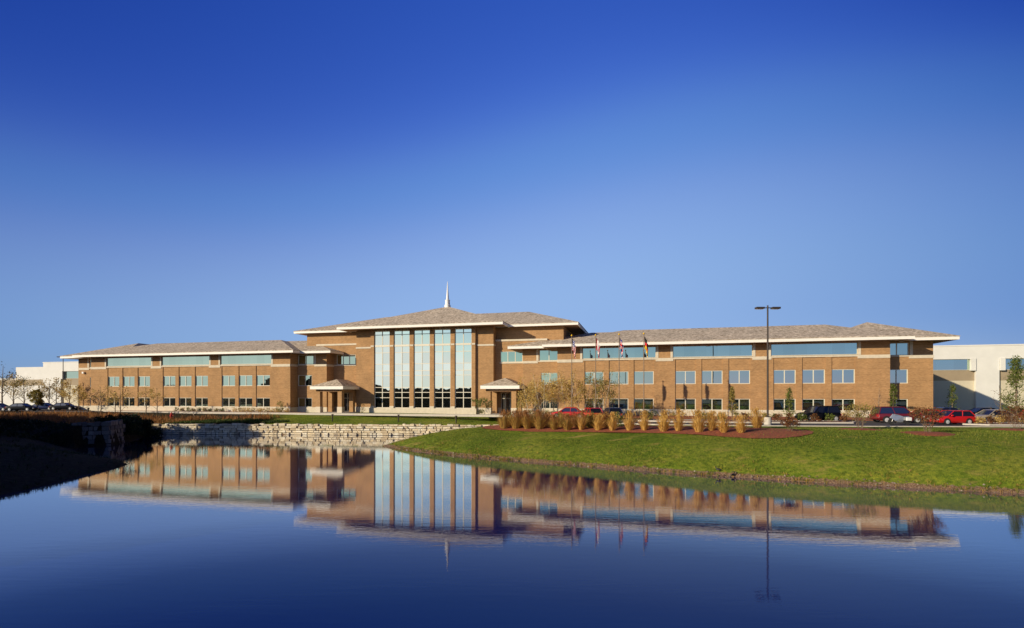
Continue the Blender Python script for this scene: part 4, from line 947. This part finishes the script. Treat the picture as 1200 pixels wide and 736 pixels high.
stuff(b.build('bank_grass', M['lf_dark']), 'rough grass on the dark shaded bank', 'grass')  # bank shade also put into the dark blade colour
# dense evergreens in the mouth of the inlet
for k, (x, y, r, h) in enumerate([(-49.6, 68.5, 1.9, 2.4), (-51.3, 70.5, 2.1, 2.4), (-52.9, 73.5, 2.1, 2.3), (-54.8, 71, 2.0, 2.3), (-51.2, 73.9, 1.8, 2.2)]):
    bush(x, y, r, h, 'lf_dark', 'dense dark evergreen shrub in the gap between the stone walls, %s from the pond' % ordn(k), group='evergreen shrubs between the stone walls', n=3200, ls=.13, z=max(0.0, min(hz(x, y), .6)), name='evergreen_shrub')
# a bare twig reaching over the water
tree(-32.6, 44.9, 1.3, 'lf_rust', 'small bare reddish bush at the tip of the dark bank', 'waterside_bush', 'open', 2, .04, cw=.5, stems=4, cat='shrub')

# lawn blades on the sunny bank (fine texture)
b = MB()
Pg = scatter([(-14, 60.5), (-3, 49.5), (4, 45), (12.5, 40), (22, 35.2), (31, 32), (46, 28), (52, 44), (30, 49), (14, 44.5), (3, 51), (-6, 61), (-3, 70)], 60000)
nz_ = np.array([noise.noise((x * .12, y * .12, 9)) for x, y, z in Pg])
n_ = len(Pg); a = rng.uniform(0, 6.28, n_); s_ = rng.uniform(.02, .045, n_); hh = rng.uniform(.03, .09, n_) * (1 + (rng.random(n_) > .97) * 1.2)
dx, dy = np.cos(a) * s_, np.sin(a) * s_; lx, ly = rng.normal(0, .04, (2, n_))
V = np.stack([np.column_stack([Pg[:, 0] - dx, Pg[:, 1] - dy, Pg[:, 2] - .02]), np.column_stack([Pg[:, 0] + dx, Pg[:, 1] + dy, Pg[:, 2] - .02]), np.column_stack([Pg[:, 0] + lx, Pg[:, 1] + ly, Pg[:, 2] + hh])], 1).reshape(-1, 3)
b.v = V.tolist(); b.f = [(3 * k, 3 * k + 1, 3 * k + 2) for k in range(n_)]; b.m = [0] * n_
M['blade'] = island('lawn_blade', [(.08, .14, .015), (.15, .21, .02), (.30, .28, .05), (.10, .16, .015)], trans=.35)
stuff(b.build('lawn_grass', M['blade']), 'short mown grass on the sunny bank above the pond', 'grass')

# shoreline pebbles and clods
b = MB()
bp_ = np.array(BANK[:8]); 
for k in range(420):
    i = random.randrange(len(bp_) - 1); tt = random.random(); p = bp_[i] * (1 - tt) + bp_[i + 1] * tt; d = bp_[i + 1] - bp_[i]; d = d / np.hypot(*d)
    off = random.uniform(-.1, .5); x, y = p[0] - d[1] * -off * -1, p[1] + d[0] * off
    r = random.uniform(.03, .13); z = max(hz(x, y), -.02)
    vs = [(x + r * random.uniform(.6, 1.3) * cx, y + r * random.uniform(.6, 1.3) * cy, z + r * random.uniform(.3, .8) * cz) for cx, cy, cz in ((-1, 0, 0), (1, 0, 0), (0, -1, 0), (0, 1, 0), (0, 0, 1), (0, 0, -1))]
    b.add(vs, [(0, 2, 4), (2, 1, 4), (1, 3, 4), (3, 0, 4), (2, 0, 5), (1, 2, 5), (3, 1, 5), (0, 3, 5)])
stuff(b.build('shore_pebbles', island('shore_stone', [(.16, .11, .08), (.30, .24, .18), (.10, .06, .04), (.42, .36, .28)], .9)), 'small stones and clods along the muddy shoreline', 'pebbles')

b = MB(); bd = MB()
for k in range(1500):
    i = random.randrange(len(bp_) - 1); tt = random.random(); p = bp_[i] * (1 - tt) + bp_[i + 1] * tt; d = bp_[i + 1] - bp_[i]; d = d / np.hypot(*d)
    off = abs(random.gauss(.15, .45)) * (1 + .8 * math.sin(tt * 9 + i)); x, y = p[0] - d[1] * off, p[1] + d[0] * off
    z = hz(x, y)
    if z < 0: continue
    blades(b if random.random() < .6 else bd, x, y, z - .02, 6, random.uniform(.08, .30), .10, .16, .02)
stuff(b.build('shore_weeds', M['blade']), 'ragged green weeds along the muddy shoreline', 'weeds'); stuff(bd.build('dry_weeds', M['gr_olive']), 'dry tan weeds along the muddy shoreline', 'weeds')
# ducks on the muddy rim
def duck(px, D, rz, label):
    x, y = PX(px, D), D; z = max(hz(x, y), .02)
    t = empty('duck', (x, y, z), rz); tag(t, label, 'duck', 'ducks resting on the shoreline'); t.scale = (.75, .75, .75)
    b = MB(); b.tube([(-.28, 0, .20), (-.2, 0, .17), (-.05, 0, .15), (.1, 0, .16), (.18, 0, .22), (.21, 0, .30), (.24, 0, .37), (.29, 0, .40), (.34, 0, .385)], [.012, .06, .10, .10, .07, .04, .038, .042, .012], 12)
    b.build('body', M['black'], t, smooth=True)
    b = MB(); b.tube([(.32, 0, .385), (.40, 0, .375)], [.02, .012], 6); b.build('bill', M['f_gold'], t)
    for s in (-1, 1):
        b = MB(); b.tube([(.0, s * .04, .08), (.02, s * .045, -.02)], .01, 5); b.build('leg', M['f_gold'], t)
duck(842, 38.5, 2.6, 'small dark duck standing on the muddy rim, the left one of the pair'); duck(859, 37.7, .6, 'larger dark duck standing on the muddy rim, the right one of the pair')

structure(flatpoly([(-260, -96), (260, -96), (260, -14), (-260, -14)], 2.80, 'unseen_asphalt', M['asphalt'], .3))  # unseen dark ground added so the lower windows mirror dark
# ------------------------------------------------------------------ outside the picture: windbreak that shades the left bank, woodland mirrored in the glass
def bigtree_proto(name, h, r, leaf, n, low=.0):
    t = empty(name); tb = MB(); tb.tube([(0, 0, -1), (0, 0, h * .5), (0, 0, h * .9)], [.35, .22, .06], 8); tb.build('trunk', M['bark'], t)
    cen = []
    for k in range(n):
        f = random.random(); rad = r * (math.sin(math.pi * min(1, .12 + f * .88)) ** .6); a = random.uniform(0, 6.28); rr = rad * math.sqrt(random.random())
        cen.append((math.cos(a) * rr, math.sin(a) * rr, h * (low + .02 + (.98 - low) * f)))
    cb = MB(); leaf_cloud(cb, cen, 22, .42, r * .22); cb.build('crown', M[leaf], t); return t
wb = None; k = 0
for c in np.arange(-97, -27, 2.4):
    for dep in (0, 3.2):
        a_ = -25 - dep
        if c > -78: a_ = -19 - dep * .6
        Ht = float(np.interp(c, [-98, -88.6, -88.2, -85.6, -85.2, -76, -73, -50, -45, -28], [.2, .2, 6.2, 6.2, 2.4, 1.5, .3, .3, .8, 1.2])) - .335 * a_
        x, y = c * .538 + a_ * .843, c * -.843 + a_ * .538; z = hz(x, y)
        if wb is None: wb = bigtree_proto('windbreak_tree', 10, 2.6, 'lf_dark', 170); o = wb
        else: o = copy_tree(wb)
        o.location = (x + random.uniform(-.3, .3), y + random.uniform(-.3, .3), z); o.rotation_euler.z = random.uniform(0, 6); o.scale = (1, 1, (Ht - z) / 10)
        tag(o, 'dense dark windbreak evergreen standing outside the picture beyond the shaded bank', 'tree', 'windbreak evergreens outside the picture')
fp = None
for k in range(70):
    ang = R(-150 + 300 * k / 69 + random.uniform(-1, 1)); ang2 = math.pi + ang * .62; 
    dist = random.uniform(112, 128); x, y = math.sin(ang2) * dist, math.cos(ang2) * dist
    if fp is None: fp = bigtree_proto('woodland_tree', 9, 5.5, 'lf_dark', 60); o = fp
    else: o = copy_tree(fp)
    o.location = (x, y, 2.7); s_ = random.uniform(.36, .52); o.scale = (s_ * 2.6, s_ * 2.6, s_); o.rotation_euler.z = random.uniform(0, 6)
    tag(o, 'dark woodland tree across the unseen asphalt behind the viewer, mirrored in the glass', 'tree', 'woodland trees behind the viewer')

for k in range(44):  # unseen tree belt added to darken the reflections in the wing windows
    x, y = -128 + random.uniform(-4, 4), -20 + 2.9 * k
    o = copy_tree(fp); o.location = (x, y, 2.7); s_ = random.uniform(.45, .6); o.scale = (s_ * 1.9, s_ * 1.9, s_); o.rotation_euler.z = random.uniform(0, 6)
    tag(o, 'dark bushy tree in the added belt far beyond the shaded bank, mirrored in the wing windows', 'tree', 'added trees beyond the bank')
